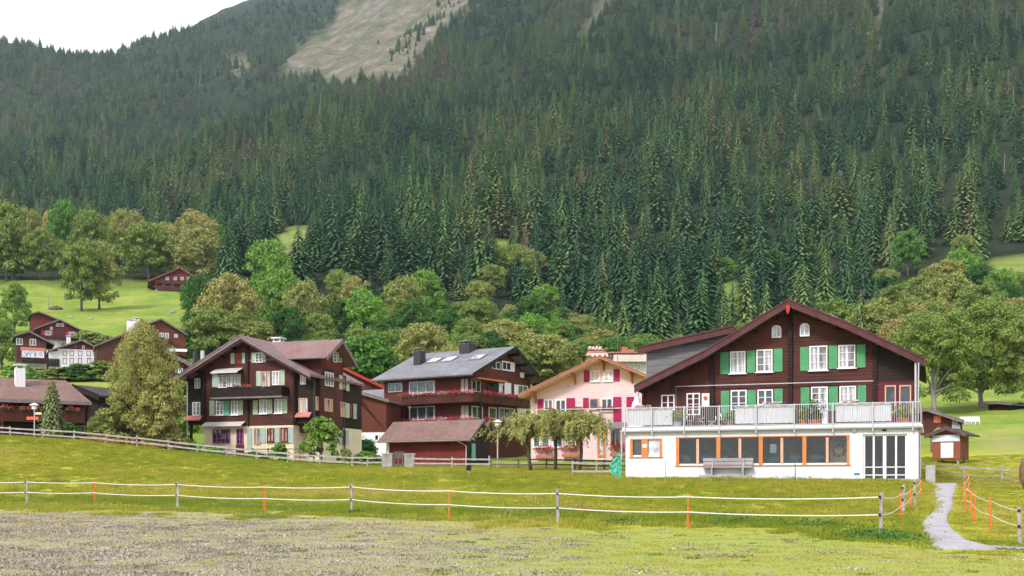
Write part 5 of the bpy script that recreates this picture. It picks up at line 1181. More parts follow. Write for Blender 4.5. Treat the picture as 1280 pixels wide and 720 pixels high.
# ================= smaller houses, each described by its outline in the photo
def small(label, cat, pl, Yl, pr, Yr, pb, depth, peak, tl, tr, wall, base=None, roofm='roof_dark', edge='board_grey', wins=(), over=.8, low=3., name='chalet', zoom=(0, 0, 1), extra=None, th=.2, bh=.26):
    s = House(name, label, cat, (zoom[0] + pl / zoom[2]), Yl, (zoom[0] + pr / zoom[2]), Yr, (HY - (zoom[1] + pb / zoom[2])) / F * Yl, zoom)
    prof = [s.f(*tl, -over), s.f(*peak, -over), s.f(*tr, -over)]; zr = lambda x: np.interp(x, [p[0] for p in prof], [p[1] for p in prof]); L = s.L; pk = prof[1]
    zs = -low
    if base: zs = s.f((pl + pr) / 2, base[0])[1]; s.mk(MB().box(.05, L - .05, .05, depth, -low, zs - .002), 'base_wall', base[1])
    s.mk(MB().prism([(0, zr(0) - .12), (pk[0], pk[1] - .12), (L, zr(L) - .12), (L, zs), (0, zs)], 0, depth), 'wall', wall)
    s.gable_y(prof, -over, depth + over, None, th, roofmat=roofm, edge=edge, h=bh)
    for q in wins:
        k = q[0]
        if k == 'w': s.win(('f', 0), *q[1:5], q[5] if len(q) > 5 else 2, q[6] if len(q) > 6 else 1, q[7] if len(q) > 7 else 'white', q[8] if len(q) > 8 else 'glass_soft', fw=.1)
        elif k == 's': s.shut(('f', 0), *q[1:5], q[5])
        elif k == 'b':   # balcony
            u0, u1, z0, z1 = s.rect(('f', -1.), *q[1:5]); b = s.mk(MB().box(u0, u1, -1., -.002, z0 - .1, z0), 'balcony', q[5]); m = MB().box(u0, u1, -1.02, -.94, z1 - .06, z1)
            for x in np.arange(u0, u1 - .1, .16): m.box(x, x + .14, -1., -.97, z0, z1 - .06)
            m.build('balustrade', q[5], b)
        elif k == 'p': u0, u1, z0, z1 = s.rect(('f', 0), *q[1:5]); s.mk(MB().box(u0, u1, -.03, -.003, z0, z1), 'panel', q[5])
        elif k == 'c': x, z = s.f(q[1], q[2], depth * .35); s.chimney(x, depth * .35, z - 3.2, z, q[3], q[3], q[4] if len(q) > 4 else 'render_white', True, 'render_white')
    if extra: extra(s, zr)
    return s
Z2 = (0, 380, 8)
small('dark village chalet with a glazed balcony, lowest of the left cluster', 'chalet', 165, 264, 465, 266.5, 665, 12, (290, 268), (135, 315), (545, 400), 'dark_wood', (590, 'stone'), zoom=Z2, th=.3,
      wins=(('w', 162, 345, 225, 408, 2, 1), ('w', 297, 350, 360, 415, 2, 1), ('p', 205, 435, 455, 468, 'awning_red'), ('w', 218, 470, 440, 540, 2, 1, 'white', 'glass_sky'), ('b', 218, 535, 440, 575, 'black_wood'), ('p', 215, 590, 345, 665, 'concrete'), ('b', 465, 545, 600, 620, 'black_wood')))
small('village house with white plaster panels and red timber gable', 'chalet', 485, 266, 1030, 270.5, 655, 12, (815, 357), (480, 465), (1050, 470), 'red_wood_h', (458, 'render_white'), zoom=Z2, th=.3,
      wins=[('p', 575, y0_, 1005, y1_, 'render_white') for y0_, y1_ in ((455, 545), (548, 650))] + [('w', x, 468, x + 42, 520, 1, 1, 'red_wood_h', 'black') for x in (628, 697, 780, 865, 935)] + [('w', x, 540, x + 38, 600, 1, 1, 'red_wood_h', 'black') for x in (628, 697, 780, 872, 940)] +
      [('w', 820, 418, 845, 445, 1, 1), ('w', 742, 415, 765, 440, 1, 1, 'red_wood'), ('p', 770, 625, 825, 655, 'red_paint'), ('c', 685, 335, .9)])
small('brown village chalet with red shutters behind the white panelled house', 'chalet', 410, 296, 780, 299.5, 450, 12, (600, 152), (340, 245), (858, 280), 'red_wood_h', (355, 'render_white'), zoom=Z2, th=.3,
      wins=(('w', 560, 192, 595, 225), ('w', 607, 192, 640, 225), ('p', 415, 265, 445, 310, 'red_paint'), ('w', 450, 268, 512, 312, 3, 1), ('p', 515, 265, 535, 310, 'red_paint'), ('p', 655, 280, 685, 322, 'red_paint'), ('w', 688, 280, 752, 325, 3, 1), ('p', 755, 280, 778, 325, 'red_paint'), ('b', 540, 275, 660, 322, 'dark_wood'), ('b', 405, 322, 785, 352, 'dark_wood'), ('w', 582, 370, 608, 415), ('p', 500, 228, 528, 258, 'cream')))
small('windowless red barn behind the village chalets, the highest on the left', 'barn', 318, 316, 560, 318.5, 260, 12, (388, 72), (302, 98), (585, 152), 'red_wood', None, zoom=Z2, wins=())
Z3 = (110, 390, 6.54)
small('brown chalet with wide eaves, half hidden behind the autumn coloured birch', 'chalet', 490, 259, 800, 262, 305, 14, (598, 52), (470, 100), (812, 182), 'brown_wood', None, zoom=Z3, low=1, th=.35,
      wins=(('w', 585, 170, 618, 205), ('w', 628, 172, 660, 218), ('w', 705, 182, 732, 208), ('b', 560, 215, 690, 240, 'dark_wood'), ('b', 575, 270, 780, 300, 'dark_wood')))
small('house with salmon tiled roof and two white chimneys behind the birch', 'house', 70, 253, 560, 257.5, 420, 10, (360, 150), (55, 272), (600, 300), 'dark_wood', None, zoom=Z3, roofm='tile_orange', th=.3, wins=(('c', 350, 75, 1.6), ('c', 395, 60, 1.4)), over=.5)
small('grey roofed timber house with green shutters left of the pale shuttered chalet', 'house', 600, 130, 800, 130.7, 720, 14, (560, 262), (360, 330), (845, 435), 'dark_wood', None, zoom=Z3, roofm='slate', th=.25, edge='board_grey',
      wins=(('s', 712, 445, 728, 500, 'green_shutter'), ('w', 735, 458, 775, 500), ('s', 700, 660, 730, 715, 'green_shutter'), ('w', 738, 620, 775, 700), ('b', 700, 590, 800, 612, 'black_wood'), ('p', 590, 300, 810, 322, 'white')))
Z4 = (0, 230, 3.765)
small('lone dark chalet at the top of the sloping pasture', 'chalet', 728, 429, 912, 433, 505, 14, (846, 392), (695, 455), (925, 440), 'red_wood_h', (500, 'concrete'), zoom=Z4, th=.4, roofm='tile_red', edge='tile_red', low=4,
      wins=[('w', x, 438, x + 14, 452) for x in (780, 818, 850, 880)] + [('b', 735, 455, 905, 470, 'dark_wood'), ('b', 740, 480, 905, 498, 'dark_wood')] + [('w', x, 472, x + 12, 482) for x in (765, 805, 850, 882)])
# link buildings between the chalet and the brown house
small('reddish roofed annex between the shuttered chalet and the brown house', 'house', 425, 149.5, 490, 149, 560, 10, (415, 452), (395, 465), (497, 492), 'brown_wood', None, roofm='tile_red', edge='red_paint', wins=(), low=2, th=.3)
small('grey roofed garage wing with white base left of the brown house', 'garage', 446, 127.5, 483, 127, 575, 8, (430, 484), (420, 488), (486, 500), 'brown_wood', (540, 'render_white'), roofm='slate', wins=(('w', 450, 543, 456, 550), ('w', 468, 543, 474, 551, 1, 1, 'white', 'glass')), low=2, over=.5)
s = House('annex', 'low grey metal roof annex behind the shuttered chalet', 'annex', 440, 140, 490, 137, 3.0); a = s.f(440, 508, -1)[1]; b = s.f(470, 487, 3.5)[1]
s.mk(MB().prism([(-1, a), (3.5, b), (3.5, b - .2), (-1, a - .2)], -1, s.L + 2, 'x'), 'roof', 'slate'); s.mk(MB().box(0, s.L + 1, 0, 3.4, -1, a - .05), 'wall', 'brown_wood')
# far hotel with its roof sign
def hotel():
    s = House('hotel', 'distant cream hotel with red roofs and a rooftop sign behind the pink house', 'hotel', 622, 259, 1145, 258.5, 24, (640, 425, 6.856))
    L = s.L; fx = lambda a: s.f(a, 150)[0]; fz = lambda b: s.f(900, b)[1]
    s.mk(MB().box(fx(640), fx(860), 0, 10, -4, fz(112)).box(fx(860), fx(1240), -2, 8, -4, fz(128)), 'wall', 'hotel_wall')
    s.mk(MB().add([(fx(620), -1, fz(140)), (fx(905), -1, fz(140)), (fx(905), 11, fz(140)), (fx(620), 11, fz(140)), (fx(662), 3.5, fz(76)), (fx(780), 3.5, fz(76)), (fx(780), 7, fz(76)), (fx(662), 7, fz(76))],
         [(0, 1, 5, 4), (1, 2, 6, 5), (2, 3, 7, 6), (3, 0, 4, 7), (4, 5, 6, 7)]), 'roof', 'tile_orange')
    s.mk(MB().prism([(-3, fz(118)), (3, fz(88)), (8.5, fz(100)), (8.5, fz(125)), (-3, fz(125))], fx(820), fx(1120), 'x'), 'roof', 'tile_orange')
    for a, b in ((975, 50), (1030, 68)): s.chimney(fx(a), 3, fz(105), fz(b), 1.4, 1.4, 'brick_red', False)
    sg = s.mk(MB().box(fx(660), fx(778), 1.5, 1.8, fz(78), fz(48)), 'roof_sign', 'red_paint')
    cu = bpy.data.curves.new('lettering', 'FONT'); cu.body = 'PARK'; cu.size = .98; cu.extrude = .03; cu.align_x = 'CENTER'; cu.align_y = 'CENTER'; cu.offset = .012
    to = bpy.data.objects.new('lettering_source', cu); COL.objects.link(to); bpy.context.view_layer.update(); me = bpy.data.meshes.new_from_object(to); bpy.data.objects.remove(to)
    me.materials.clear(); me.materials.append(M['white']); o = link('lettering', me, sg, ((fx(660) + fx(778)) / 2, 1.4, (fz(78) + fz(48)) / 2)); o.rotation_euler = (pi / 2, 0, 0); o.scale = (1.3, 1, 1)
    for x in (690, 730, 775, 815, 845): s.win(('f', -1.), x - 8, 124, x + 10, 142, 1, 1, 'white', 'glass', fw=.25, name='dormer_window')
    for x in (925, 965, 1020, 1070, 1110): s.win(('f', -2), x - 12, 135, x + 12, 165, 2, 1, 'white', 'glass', fw=.2)
    z = fz(185); b = s.mk(MB().box(fx(860), fx(1180), -4, -2.003, z - .4, z), 'balcony', 'hotel_wall'); MB().box(fx(860), fx(1180), -4, -3.9, z + .01, z + 1).build('balustrade', 'hotel_wall', b)
    for x in (990, 1040, 1090, 1135): s.win(('f', -2), x - 14, 200, x + 14, 255, 2, 1, 'white', 'glass', fw=.2)
hotel()
# ================= right: dark shed, notice hut, far hut
def shed():
    Z = (1130, 490, 6.547)
    s = small('dark red timber shed with an orange sign behind the white based chalet', 'shed', 130, 121.2, 478, 120, 318, 6, (180, 135), (60, 165), (495, 235), 'dark_wood_v', None, zoom=Z, roofm='slate', edge='board_grey', wins=(('p', 243, 198, 302, 250, 'sign_orange'),), low=1.5, name='shed')
    u0, u1, z0, z1 = s.rect(('f', 0), 243, 198, 302, 250); m = MB()
    for k in range(3): m.box(u0 + .1, u1 - .1 - .12 * k, -.04, -.031, z0 + .2 + k * .2, z0 + .28 + k * .2)
    s.mk(m, 'sign_text', 'pale_wood')
    for k, a in enumerate((405, 430, 450)):
        x, z = s.f(a, 300, -.3); s.mk(MB().box(x - .13, x + .13, -.25, -.2, z - .8, z + .85 - .2 * k * (k == 2)), 'leaning_board', 'concrete')
    # notice hut on short legs
    k = House('notice_hut', 'small brown wooden notice hut with pale banner and white poster in the meadow', 'hut', 1130 + 232 / 6.547, 93, 1130 + 460 / 6.547, 91.5, 1.95, Z)
    L = k.L; zt = k.f(340, 352)[1]; z0 = k.f(340, 552)[1]; g = k.f
    k.mk(MB().prism([(0, z0), (L, z0), (L, zt), (L / 2, zt + .55), (0, zt)], 0, 1.6), 'wall', planks('hut_wood', (.2, .06, .035), (.3, .1, .055), .2, 'X', .7, .3))
    k.gable_y([g(168, 362, -.4), g(345, 292, -.4), g(512, 350, -.4)], -.4, 2.1, None, .1, roofmat='roof_dark', edge='weathered_dark', h=.16)
    u0, u1, a, b = k.rect(('f', 0), 234, 352, 457, 405); k.mk(MB().box(u0, u1, -.05, -.003, a, b), 'banner', 'sky_panel')
    u0, u1, a, b = k.rect(('f', 0), 303, 415, 404, 537); p = k.mk(MB().box(u0, u1, -.05, -.003, a, b), 'poster', 'white'); m = MB(); rnd = random.Random(2)
    for i in range(9): zz = b - .12 - i * .11; m.box(u0 + .12, u1 - .12 - rnd.random() * .25, -.055, -.051, zz - .02, zz)
    m.build('poster_lines', plain('faint_ink', (.5, .5, .52), .8), p)
    for x in (.15, L - .3): k.mk(MB().box(x, x + .14, .1, .24, -.6, z0), 'leg', 'weathered'); k.mk(MB().box(x, x + .14, 1.3, 1.44, -.6, z0), 'leg', 'weathered')
    q = at(1130 + 285 / 6.547, 104); z = (HY - (490 + 275 / 6.547)) / F * 104
    MB().blob((0, 0, .6), (.75, .8, z - q[2] - .75), 12, .08).build('boulder', 'hay', None, tuple(q), smooth=True, label='rounded brown boulder peeking over the notice hut roof', cat='boulder')
    s = small('low dark hut with a wide roof under the trees, far right', 'hut', 690, 152, 870, 150, 190, 4, (760, 80), (612, 88), (880, 92), 'black_wood', None, zoom=Z, wins=(('p', 735, 120, 800, 190, 'dark_wood'), ('p', 655, 140, 690, 190, 'stone')), low=1, name='hut', roofm='slate')
    s = small('white cabin with a red front at the right edge under the trees', 'cabin', 872, 156, 1040, 153, 195, 5, (950, 88), (868, 112), (1060, 112), 'black_wood', None, zoom=Z, wins=(('p', 872, 120, 915, 195, 'white'), ('p', 925, 160, 1040, 192, 'red_paint'), ('p', 878, 165, 925, 194, 'white'), ('p', 948, 115, 962, 160, 'red_wood')), low=1, name='cabin', roofm='slate')
shed()
# ------------------------------------------------------------------ fences
def rail_fence(label, pts, mat='weathered', rails=(.35, .7), ph=.85, gap=2.6, rw=.06, thin=False):
    """posts and rails following the ground through the given (photo column, distance) points"""
    W = [at(p, y) for p, y in pts]; seg = [np.linalg.norm((b - a)[:2]) for a, b in zip(W[:-1], W[1:])]; tot = sum(seg); n = max(2, int(tot / gap)); P = []
    cs = np.concatenate([[0], np.cumsum(seg)])
    for k in range(n + 1):
        d = tot * k / n; x = np.interp(d, cs, [w[0] for w in W]); y = np.interp(d, cs, [w[1] for w in W]); P.append(np.array((x, y, gz(x, y))))
    r = empty('rail_fence', P[0], label=label, cat='fence'); o = P[0]
    for k, p in enumerate(P):
        q = p - o; h = ph * random.uniform(.95, 1.12); t = random.uniform(-.04, .04)
        MB().tube([(q[0], q[1], q[2] - .2), (q[0] + t, q[1], q[2] + h)], [.065, .06], 7).build('post', mat, r)
    for z in rails:
        for a, b in zip(P[:-1], P[1:]):
            a_ = a - o + np.array((0, -.07, z + random.uniform(-.03, .03))); b_ = b - o + np.array((0, -.07, z + random.uniform(-.03, .03))); d = (b_ - a_); d /= np.linalg.norm(d); a_ = a_ - d * .08; b_ = b_ + d * .08
            m = MB(); m.add([tuple(a_ + (0, -.02, -rw)), tuple(a_ + (0, -.02, rw)), tuple(a_ + (0, .02, rw)), tuple(a_ + (0, .02, -rw)), tuple(b_ + (0, -.02, -rw)), tuple(b_ + (0, -.02, rw)), tuple(b_ + (0, .02, rw)), tuple(b_ + (0, .02, -rw))],
                          [(0, 1, 2, 3), (7, 6, 5, 4), (0, 4, 5, 1), (1, 5, 6, 2), (2, 6, 7, 3), (3, 7, 4, 0)]); m.build('rail', mat, r)
    return r
rail_fence('weathered rail fence running down the slope from the left edge to the shuttered chalet', [(-60, 97), (0, 96), (110, 95.5), (220, 94.5), (300, 92.5), (380, 91), (440, 90)])
rail_fence('weathered rail fence between the shuttered chalet and the stone gate posts', [(441, 90), (478, 89)], gap=2.2)
rail_fence('weathered rail fence in front of the low red barn', [(517, 88.5), (560, 88), (612, 87)], gap=2.4, ph=.9)
rail_fence('brown rail fence in front of the drooping trees and the pink house', [(613, 87), (700, 85.5), (792, 84)], 'weathered_dark', gap=2.1, ph=.8)
rail_fence('short pale rail fence left of the white based chalet', [(716, 76), (745, 75.5), (776, 75)], 'weathered', (.3, .8), 1.0, 3.)
rail_fence('grey rail fence across the meadow behind the path', [(1158, 81), (1200, 80.5), (1245, 80), (1300, 79.5)], 'weathered', (.72,), .95, 2.3, .07)
for k, px in enumerate((484, 512)):
    q = at(px, 88.8); r = empty('gate_post', q, label='%s of the two square stone gate posts before the barn' % ('left', 'right')[k], cat='gate post', group='stone gate posts')
    MB().box(-.38, .38, -.2, .2, -.3, .98).build('shaft', 'stone', r); MB().box(-.42, .42, -.24, .24, .982, 1.06).build('cap', 'concrete', r)
q = at(498, 88.8); r = empty('gate', q, label='dark wooden gate between the two stone posts', cat='gate'); MB().box(-.4, .4, -.03, .03, .15, .25).box(-.4, .4, -.03, .03, .7, .8).box(-.36, -.28, -.06, -.031, .1, .95).box(-.04, .04, -.06, -.031, .1, .95).box(.28, .36, -.06, -.031, .1, .95).build('bars', 'weathered_dark', r)

def tape_fence(label, posts, stakes, order, hs=(1.02, .52), gap_end=None):
    """grey wooden posts and orange plastic stakes joined by two white tapes; each (photo column, photo row of the foot)"""
    allp = []; Pp = {}
    for p in posts + stakes: Pp[p] = hit(p[0], p[1])
    o = Pp[posts[0]]; r = empty('tape_fence', o, label=label, cat='fence')
    for p in posts:
        q = Pp[p] - o; h = p[2]; l = random.uniform(-.04, .04); po = MB().tube([(q[0], q[1], q[2] - .15), (q[0] + l, q[1], q[2] + h)], [.06, .055], 8).build('post', 'weathered', r)
        MB().box(q[0] - .075, q[0] - .02, q[1] - .09, q[1] + .0, q[2] + h * .86, q[2] + h * .92).box(q[0] - .075, q[0] - .02, q[1] - .09, q[1], q[2] + h * .44, q[2] + h * .50).build('insulator', 'black', po)
    for p in stakes:
        q = Pp[p] - o; l = random.uniform(-.05, .05); MB().tube([(q[0], q[1], q[2] - .05), (q[0] + l, q[1], q[2] + p[2])], .022, 6).tube([(q[0] - .09, q[1], q[2] + .12), (q[0] + .09, q[1], q[2] + .12)], .015, 5).build('stake', 'orange_plastic', r)
    chain = [min(Pp, key=lambda a: abs(a[0] - c[0]) + abs(a[1] - c[1])) for c in order]
    for z in (0, 1):
        m = MB(); pts = []
        for a, b in zip(chain[:-1], chain[1:]):
            ha = a[2] * (.89 if z == 0 else .47); hb = b[2] * (.89 if z == 0 else .47)
            A_ = Pp[a] - o + (0, -.08, ha); B_ = Pp[b] - o + (0, -.08, hb); L = np.linalg.norm(B_ - A_)
            for i in range(8): t = i / 8; c = A_ + (B_ - A_) * t; c[2] -= min(.10, .010 * L) * 4 * t * (1 - t); pts.append(c)
        pts.append(B_); n = len(pts); vs = []
        for c in pts: vs += [tuple(c + (0, 0, -.014)), tuple(c + (0, .004, .014))]
        m.add(vs, [(2 * i, 2 * i + 2, 2 * i + 3, 2 * i + 1) for i in range(n - 1)]); ob = m.build('tape', 'tape', r)
        md = ob.modifiers.new('thickness', 'SOLIDIFY'); md.thickness = .006
def H(px, py, top): q = hit(px, py); return (px, py, (py - top) / F * q[1])
P_ = [H(-60, 627, 599), H(33.5, 630, 599), H(222, 634, 602), H(440, 642, 604.5), H(698, 655, 612), H(1101, 668, 615.5)]
S_ = [H(118, 630, 600), H(330, 639, 605), H(561, 650, 609), H(860, 661, 616)]
PR = [H(1129, 641, 606), H(1144, 634, 600)]; SR = [H(1126, 648, 614), H(1138, 634, 610), H(1151, 622, 598)]
# the fence line turns at the post by the path and runs back to the corner of the chalet
tape_fence('long white tape fence on grey posts and orange stakes across the mown field', P_ + PR, S_ + SR, [p[:2] for p in sorted(P_ + S_)] + [(1126, 648), (1138, 634), (1151, 622)])
P2 = [H(1275, 680, 633)]; S2 = [H(1239, 664, 622), H(1218, 652, 615), H(1214, 643, 612), H(1207, 641, 608), H(1205, 630, 600), H(1211, 613, 592)]
tape_fence('short white tape fence on orange stakes to the right of the gravel path', P2, S2, [(1275, 680), (1239, 664), (1218, 652), (1214, 643), (1207, 641), (1205, 630), (1211, 613)])
for px, py, top, mt, lab in ((831, 604, 577, 'weathered', 'thin leaning stick in front of the white base under the small window'), (993, 603, 577, 'weathered_dark', 'thin stick in the grass below the window band'), (1108, 605, 597, 'weathered_dark', 'rusty short stake in the grass below the sliding doors')):
    q = hit(px, py); h = (py - top) / F * q[1]; MB().tube([(0, 0, -.1), (.05, 0, h * .5), (.03, 0, h)], [.03, .025, .02], 6).build('stick', mt, None, tuple(q), label=lab, cat='stick')
# ------------------------------------------------------------------ lamps, signs, wells
def lamp(px, Y, hpx, label, globe=False):
    q = at(px, Y); h = hpx / F * Y; r = empty('street_lamp', q, label=label, cat='street lamp')
    MB().tube([(0, 0, -.1), (0, 0, h - .6)], [.06, .045], 8).build('pole', 'galv', r); a = MB().lathe([(.05, h - .6), (.2, h - .5), (.24, h - .2), (.2, h - .19), (0, h - .19)], n=10).build('lantern', 'lamp_glass', r)
    MB().lathe([(.38, h - .19), (.36, h - .15), (.1, h - .02), (0, h)], n=12).build('lamp_cap', 'lamp_glass', a); return r
r = lamp(43, 97, 44, 'grey street lamp with a flat hat beside the left farmhouse')
h = 44 / F * 97; MB().box(-.6, .35, -.08, -.05, h - 1.35, h - 1.12).build('direction_sign', 'sign_orange', r); MB().box(.1, .6, -.08, -.05, h - .95, h - .75).build('direction_sign', 'cream', r)
lamp(622, 88.5, 62, 'grey street lamp beside the left drooping tree')
q = at(180, 98); r = empty('street_lamp', q, label='low pale twin headed path lamp below the birch', cat='street lamp'); MB().tube([(0, 0, 0), (.1, 0, 1.9)], .035, 6).build('pole', 'galv', r)
MB().blob((-.22, 0, 1.95), (.3, .14, .08), 8, .02).blob((.38, 0, 1.95), (.3, .14, .08), 8, .02).build('lantern', 'lamp_glass', r)
q = hit(637, 640); r = empty('water_trough', q, label='weathered wooden board lying in the ditch behind the tape fence', cat='trough'); MB().box(-.35, .35, -.2, .2, .0, .1).box(-.3, .2, -.35, -.1, -.05, .04).build('boards', 'weathered', r)
q = hit(586, 594); r = empty('drain_post', q, label='small dark post with a black head in the grass before the barn', cat='post'); MB().tube([(0, 0, -.1), (0, 0, .35)], .05, 6).build('pole', 'weathered', r); MB().box(-.16, .16, -.1, .1, .3, .6).build('head', 'black', r)
# white chairs far away under the maples
for k in range(5):
    q = hit(1204 + 4.4 * k, 531); MB().box(-.25, .25, -.25, .25, .35, .42).box(-.25, .25, .2, .26, .42, .9).box(-.25, -.2, -.25, -.2, 0, .35).box(.2, .25, -.25, -.2, 0, .35).box(-.25, -.2, .2, .25, 0, .35).box(.2, .25, .2, .25, 0, .35).build('garden_chair', 'white', None, tuple(q), random.uniform(-.5, .5), label='white garden chair in the row beside the dark shed', cat='chair', group='white garden chairs by the shed')
# pale rocks on the pasture
for k, (px, py, w, lab) in enumerate(((88, 397, .8, 'pale rock on the pasture nearest the village roofs'), (113, 399, .9, 'flat rock on the pasture right of the palest one'), (184, 384, .5, 'small white rock high on the pasture'), (215, 391, 1.3, 'reddish boulder at the right side of the pasture'), (190, 382, .7, 'brown rock beside the small white one on the pasture'), (70, 387, 2.2, 'long dark heap on the pasture below the two trees'))):
    q = hit(px, py); MB().blob((0, 0, .1 * w), (w, w * .7, .45 * w), 9, .25).build('rock', 'weathered' if k in (0, 2) else 'stone' if k != 5 else 'weathered_dark', None, tuple(q), label=lab, cat='rock')
for k, px in enumerate((60, 82)):
    q = hit(px, 387 - k * 3); MB().tube([(0, 0, 0), (0, 0, 4.5)], .16, 6).build('pole', 'weathered', None, tuple(q), label='%s wooden pole on the pasture above the village' % ('thick pale', 'thin grey')[k], cat='pole')
q = at(772, 250); MB().tube([(0, 0, 0), (0, 0, (HY - 396) / F * 250 - q[2])], [.07, .05], 6).build('mast', 'board_grey', None, tuple(q), label='tall thin grey mast rising above the hotel', cat='mast')
q = hit(1282, 612); MB().blob((0, 0, .85), (.34, .4, .95), 12, .2).build('hay_rack', 'hay', None, tuple(q), smooth=True, label='brown hay covered post at the right edge', cat='hay stack')

# ------------------------------------------------------------------ garden plants
SMALL = [broadleaf(31, 'low', 3600, .06, 40, 1.5), broadleaf(32, 'round', 4200, .05, 44, 1.3), broadleaf(33, 'low', 3600, .06, 36, 1.6)]
def bush(px, Y, h, w, tint, lab, k=0, name='bush', cat='bush', dz=0.):
    q = at(px, Y); return tree(name, SMALL[k], q[0], q[1], h, w, tint, lab, cat, None, None, q[2] + dz)
bush(205 + 12, 97, 1.5, 2.6, .72, 'yellowish round bush beside the birch, left of the shuttered chalet'); bush(236, 97.5, 1.2, 2.0, .25, 'green bush at the left foot of the shuttered chalet', 2)
bush(350, 94.5, 1.5, 1.7, .22, 'bright round bush behind the fence in the middle of the shuttered chalet', 0); bush(266, 97, .9, 1.8, .3, 'low bush by the cream wall under the violet window', 2); bush(318, 96, .7, 2.2, .2, 'low flower bed bush under the cream wall', 2)
bush(432, 95, 1.4, 1.5, .62, 'olive bush at the cream corner of the shuttered chalet', 0); bush(455, 97, 1.3, 2., .35, 'green bush between the shuttered chalet and the barn', 2); bush(470, 99, 1.0, 1.8, .2, 'dark low bush left of the barn', 2)
bush(458, 112, 2.2, 2.2, .1, 'dark green climbing shrub on the brown annex wall', 1); bush(148, 99, 1., 2., .12, 'dark bush below the birch', 2); bush(84, 100, 1.6, 2.4, .15, 'dark bush beside the farmhouse corner', 2); bush(122, 100, 2.4, 1.8, .55, 'tall yellowish shrub right of the farmhouse', 1)
for k, (px, Y, h, w, t, lab) in enumerate(((100, 235, 3.4, 8, .1, 'dark green round tree below the white panelled house'), (75, 235, 2.6, 9, .6, 'olive shrubs below the village chalets'), (45, 238, 2.4, 8, .7, 'brownish shrub below the glazed balcony chalet'), (128, 235, 4, 8, .45, 'green tree between the village and the birch'),
      (110, 300, 6, 12, .62, 'scrub at the foot of the pasture right of the red chalet'), (130, 300, 5, 10, .55, 'shrub above the salmon roof'), (230, 170, 7, 9, .6, 'olive tree behind the left roofs'), (212, 118, 6, 5, .35, 'green tree beside the grey roofed timber house'), (25, 200, 5, 8, .25, 'deep green tree behind the farmhouse roof'), (455, 190, 10, 11, .15, 'dark tree behind the reddish annex'), (70, 130, 3, 8, .5, 'mid green shrub behind the farmhouse ridge'), (110, 135, 3.4, 7, .12, 'dark green shrub right of the farmhouse ridge'))):
    bush(px, Y, h, w, t, lab, 1 if h > 6 else 0, 'tree' if h > 5.5 else 'bush', 'tree' if h > 5.5 else 'bush')
q = at(402, 94.5); tree('tree', broadleaf(41, 'round', 4200, .05, 26), q[0], q[1], 3.9, 3.2, .42, 'small fruit tree in front of the cream corner of the shuttered chalet', 'tree')
q = at(178, 98); BI = broadleaf(43, 'tall', 34000, .0125, 110, .9)
r, c = tree('birch_tree', BI, q[0], q[1], 10.9, 6.2, .7, 'tall feathery yellow olive birch with orange tips, left of the shuttered chalet', 'tree', bark='pale_bark')
q = at(200, 97); tree('tree', broadleaf(44, 'round', 9000, .03, 50), q[0], q[1], 6.2, 4.2, .74, 'yellow orange tree growing into the right side of the birch', 'tree')
q = at(158, 98.5); tree('tree', broadleaf(45, 'low', 7000, .035, 50), q[0], q[1], 5.0, 4.8, .66, 'lower olive tree growing into the left side of the birch', 'tree')
NEARSPR = conifer(51, 44, 24, .27, .35, .25, .02, 1, .5, .4)
q = at(65, 97.5); tree('conifer_tree', NEARSPR, q[0], q[1], 5.0, 4.6, .7, 'bushy young conifer in front of the dark farmhouse', 'tree')
# orange flowers along the slope by the birch
rng = np.random.default_rng(8)
for k, (px, w) in enumerate(((122, 2.4), (148, 3.), (196, 3.2))):
    q = at(px, 96.3); C = rng.normal(size=(200, 3)) * np.array([w * .3, .3, .1]) + (0, 0, .3); o = link('flower_bed', leaf_cloud(C, rng.normal(size=(200, 3)), .14, 'flower_bed', M['leaf'], rng), None, tuple(q), label='bed of orange flowers behind the fence, %s of three' % ('leftmost', 'middle', 'rightmost')[k], cat='flower bed', group='orange flower beds', kind='stuff'); o['tint'] = .97
# pruned trees with drooping branches in front of the pink house
def droopy(px, Y, w, h, seed, label, lean=0):
    rng = np.random.default_rng(seed); q = at(px, Y); r = empty('drooping_tree', q, label=label, cat='tree', group='drooping trees before the pink house')
    m = MB(); m.tube([(0, 0, -.1), (.05 + lean, 0, 1.2), (lean * 1.5, 0, h * .72)], [.13, .11, .08], 8)
    C = []; N = []
    for k in range(24):
        a = rng.uniform(0, 6.28); L = w * .5 * rng.uniform(.25, 1.1); zt = h * rng.uniform(.64, .93); ex, ey = cos(a) * L, sin(a) * L * .6; zz = zt + .08 * rng.normal()
        m.tube([(lean * 1.5, 0, h * .6), (ex * .5, ey * .5, zz), (ex, ey, zz - .15)], [.05, .03, .01], 5, False)
        long_ = rng.uniform() < .3
        for s_ in range(25):
            t = rng.uniform(.1, 1.12); x0 = ex * t + rng.normal() * .3; y0 = ey * t + rng.normal() * .25; l = rng.uniform(.2, .85) * (2.0 if long_ and t > .6 else 1); n = int(l * 30)
            z0 = zz + .22 * sin(min(t, 1) * 2.6) + rng.normal() * .1
            for i in range(n): f_ = i / max(n, 1); C.append((x0 + rng.normal() * .06 + ex * .1 * f_, y0 + rng.normal() * .06, z0 - l * f_ ** 1.3 * 1.0)); N.append((cos(a) + rng.normal() * .6, sin(a) - .5, .45 + rng.normal() * .5))
    m.build('trunk', 'bark', r, smooth=True); c = link('crown', leaf_cloud(np.array(C), np.array(N), .085, 'crown', M['leaf'], rng, asp=2.2), r); c['tint'] = .70
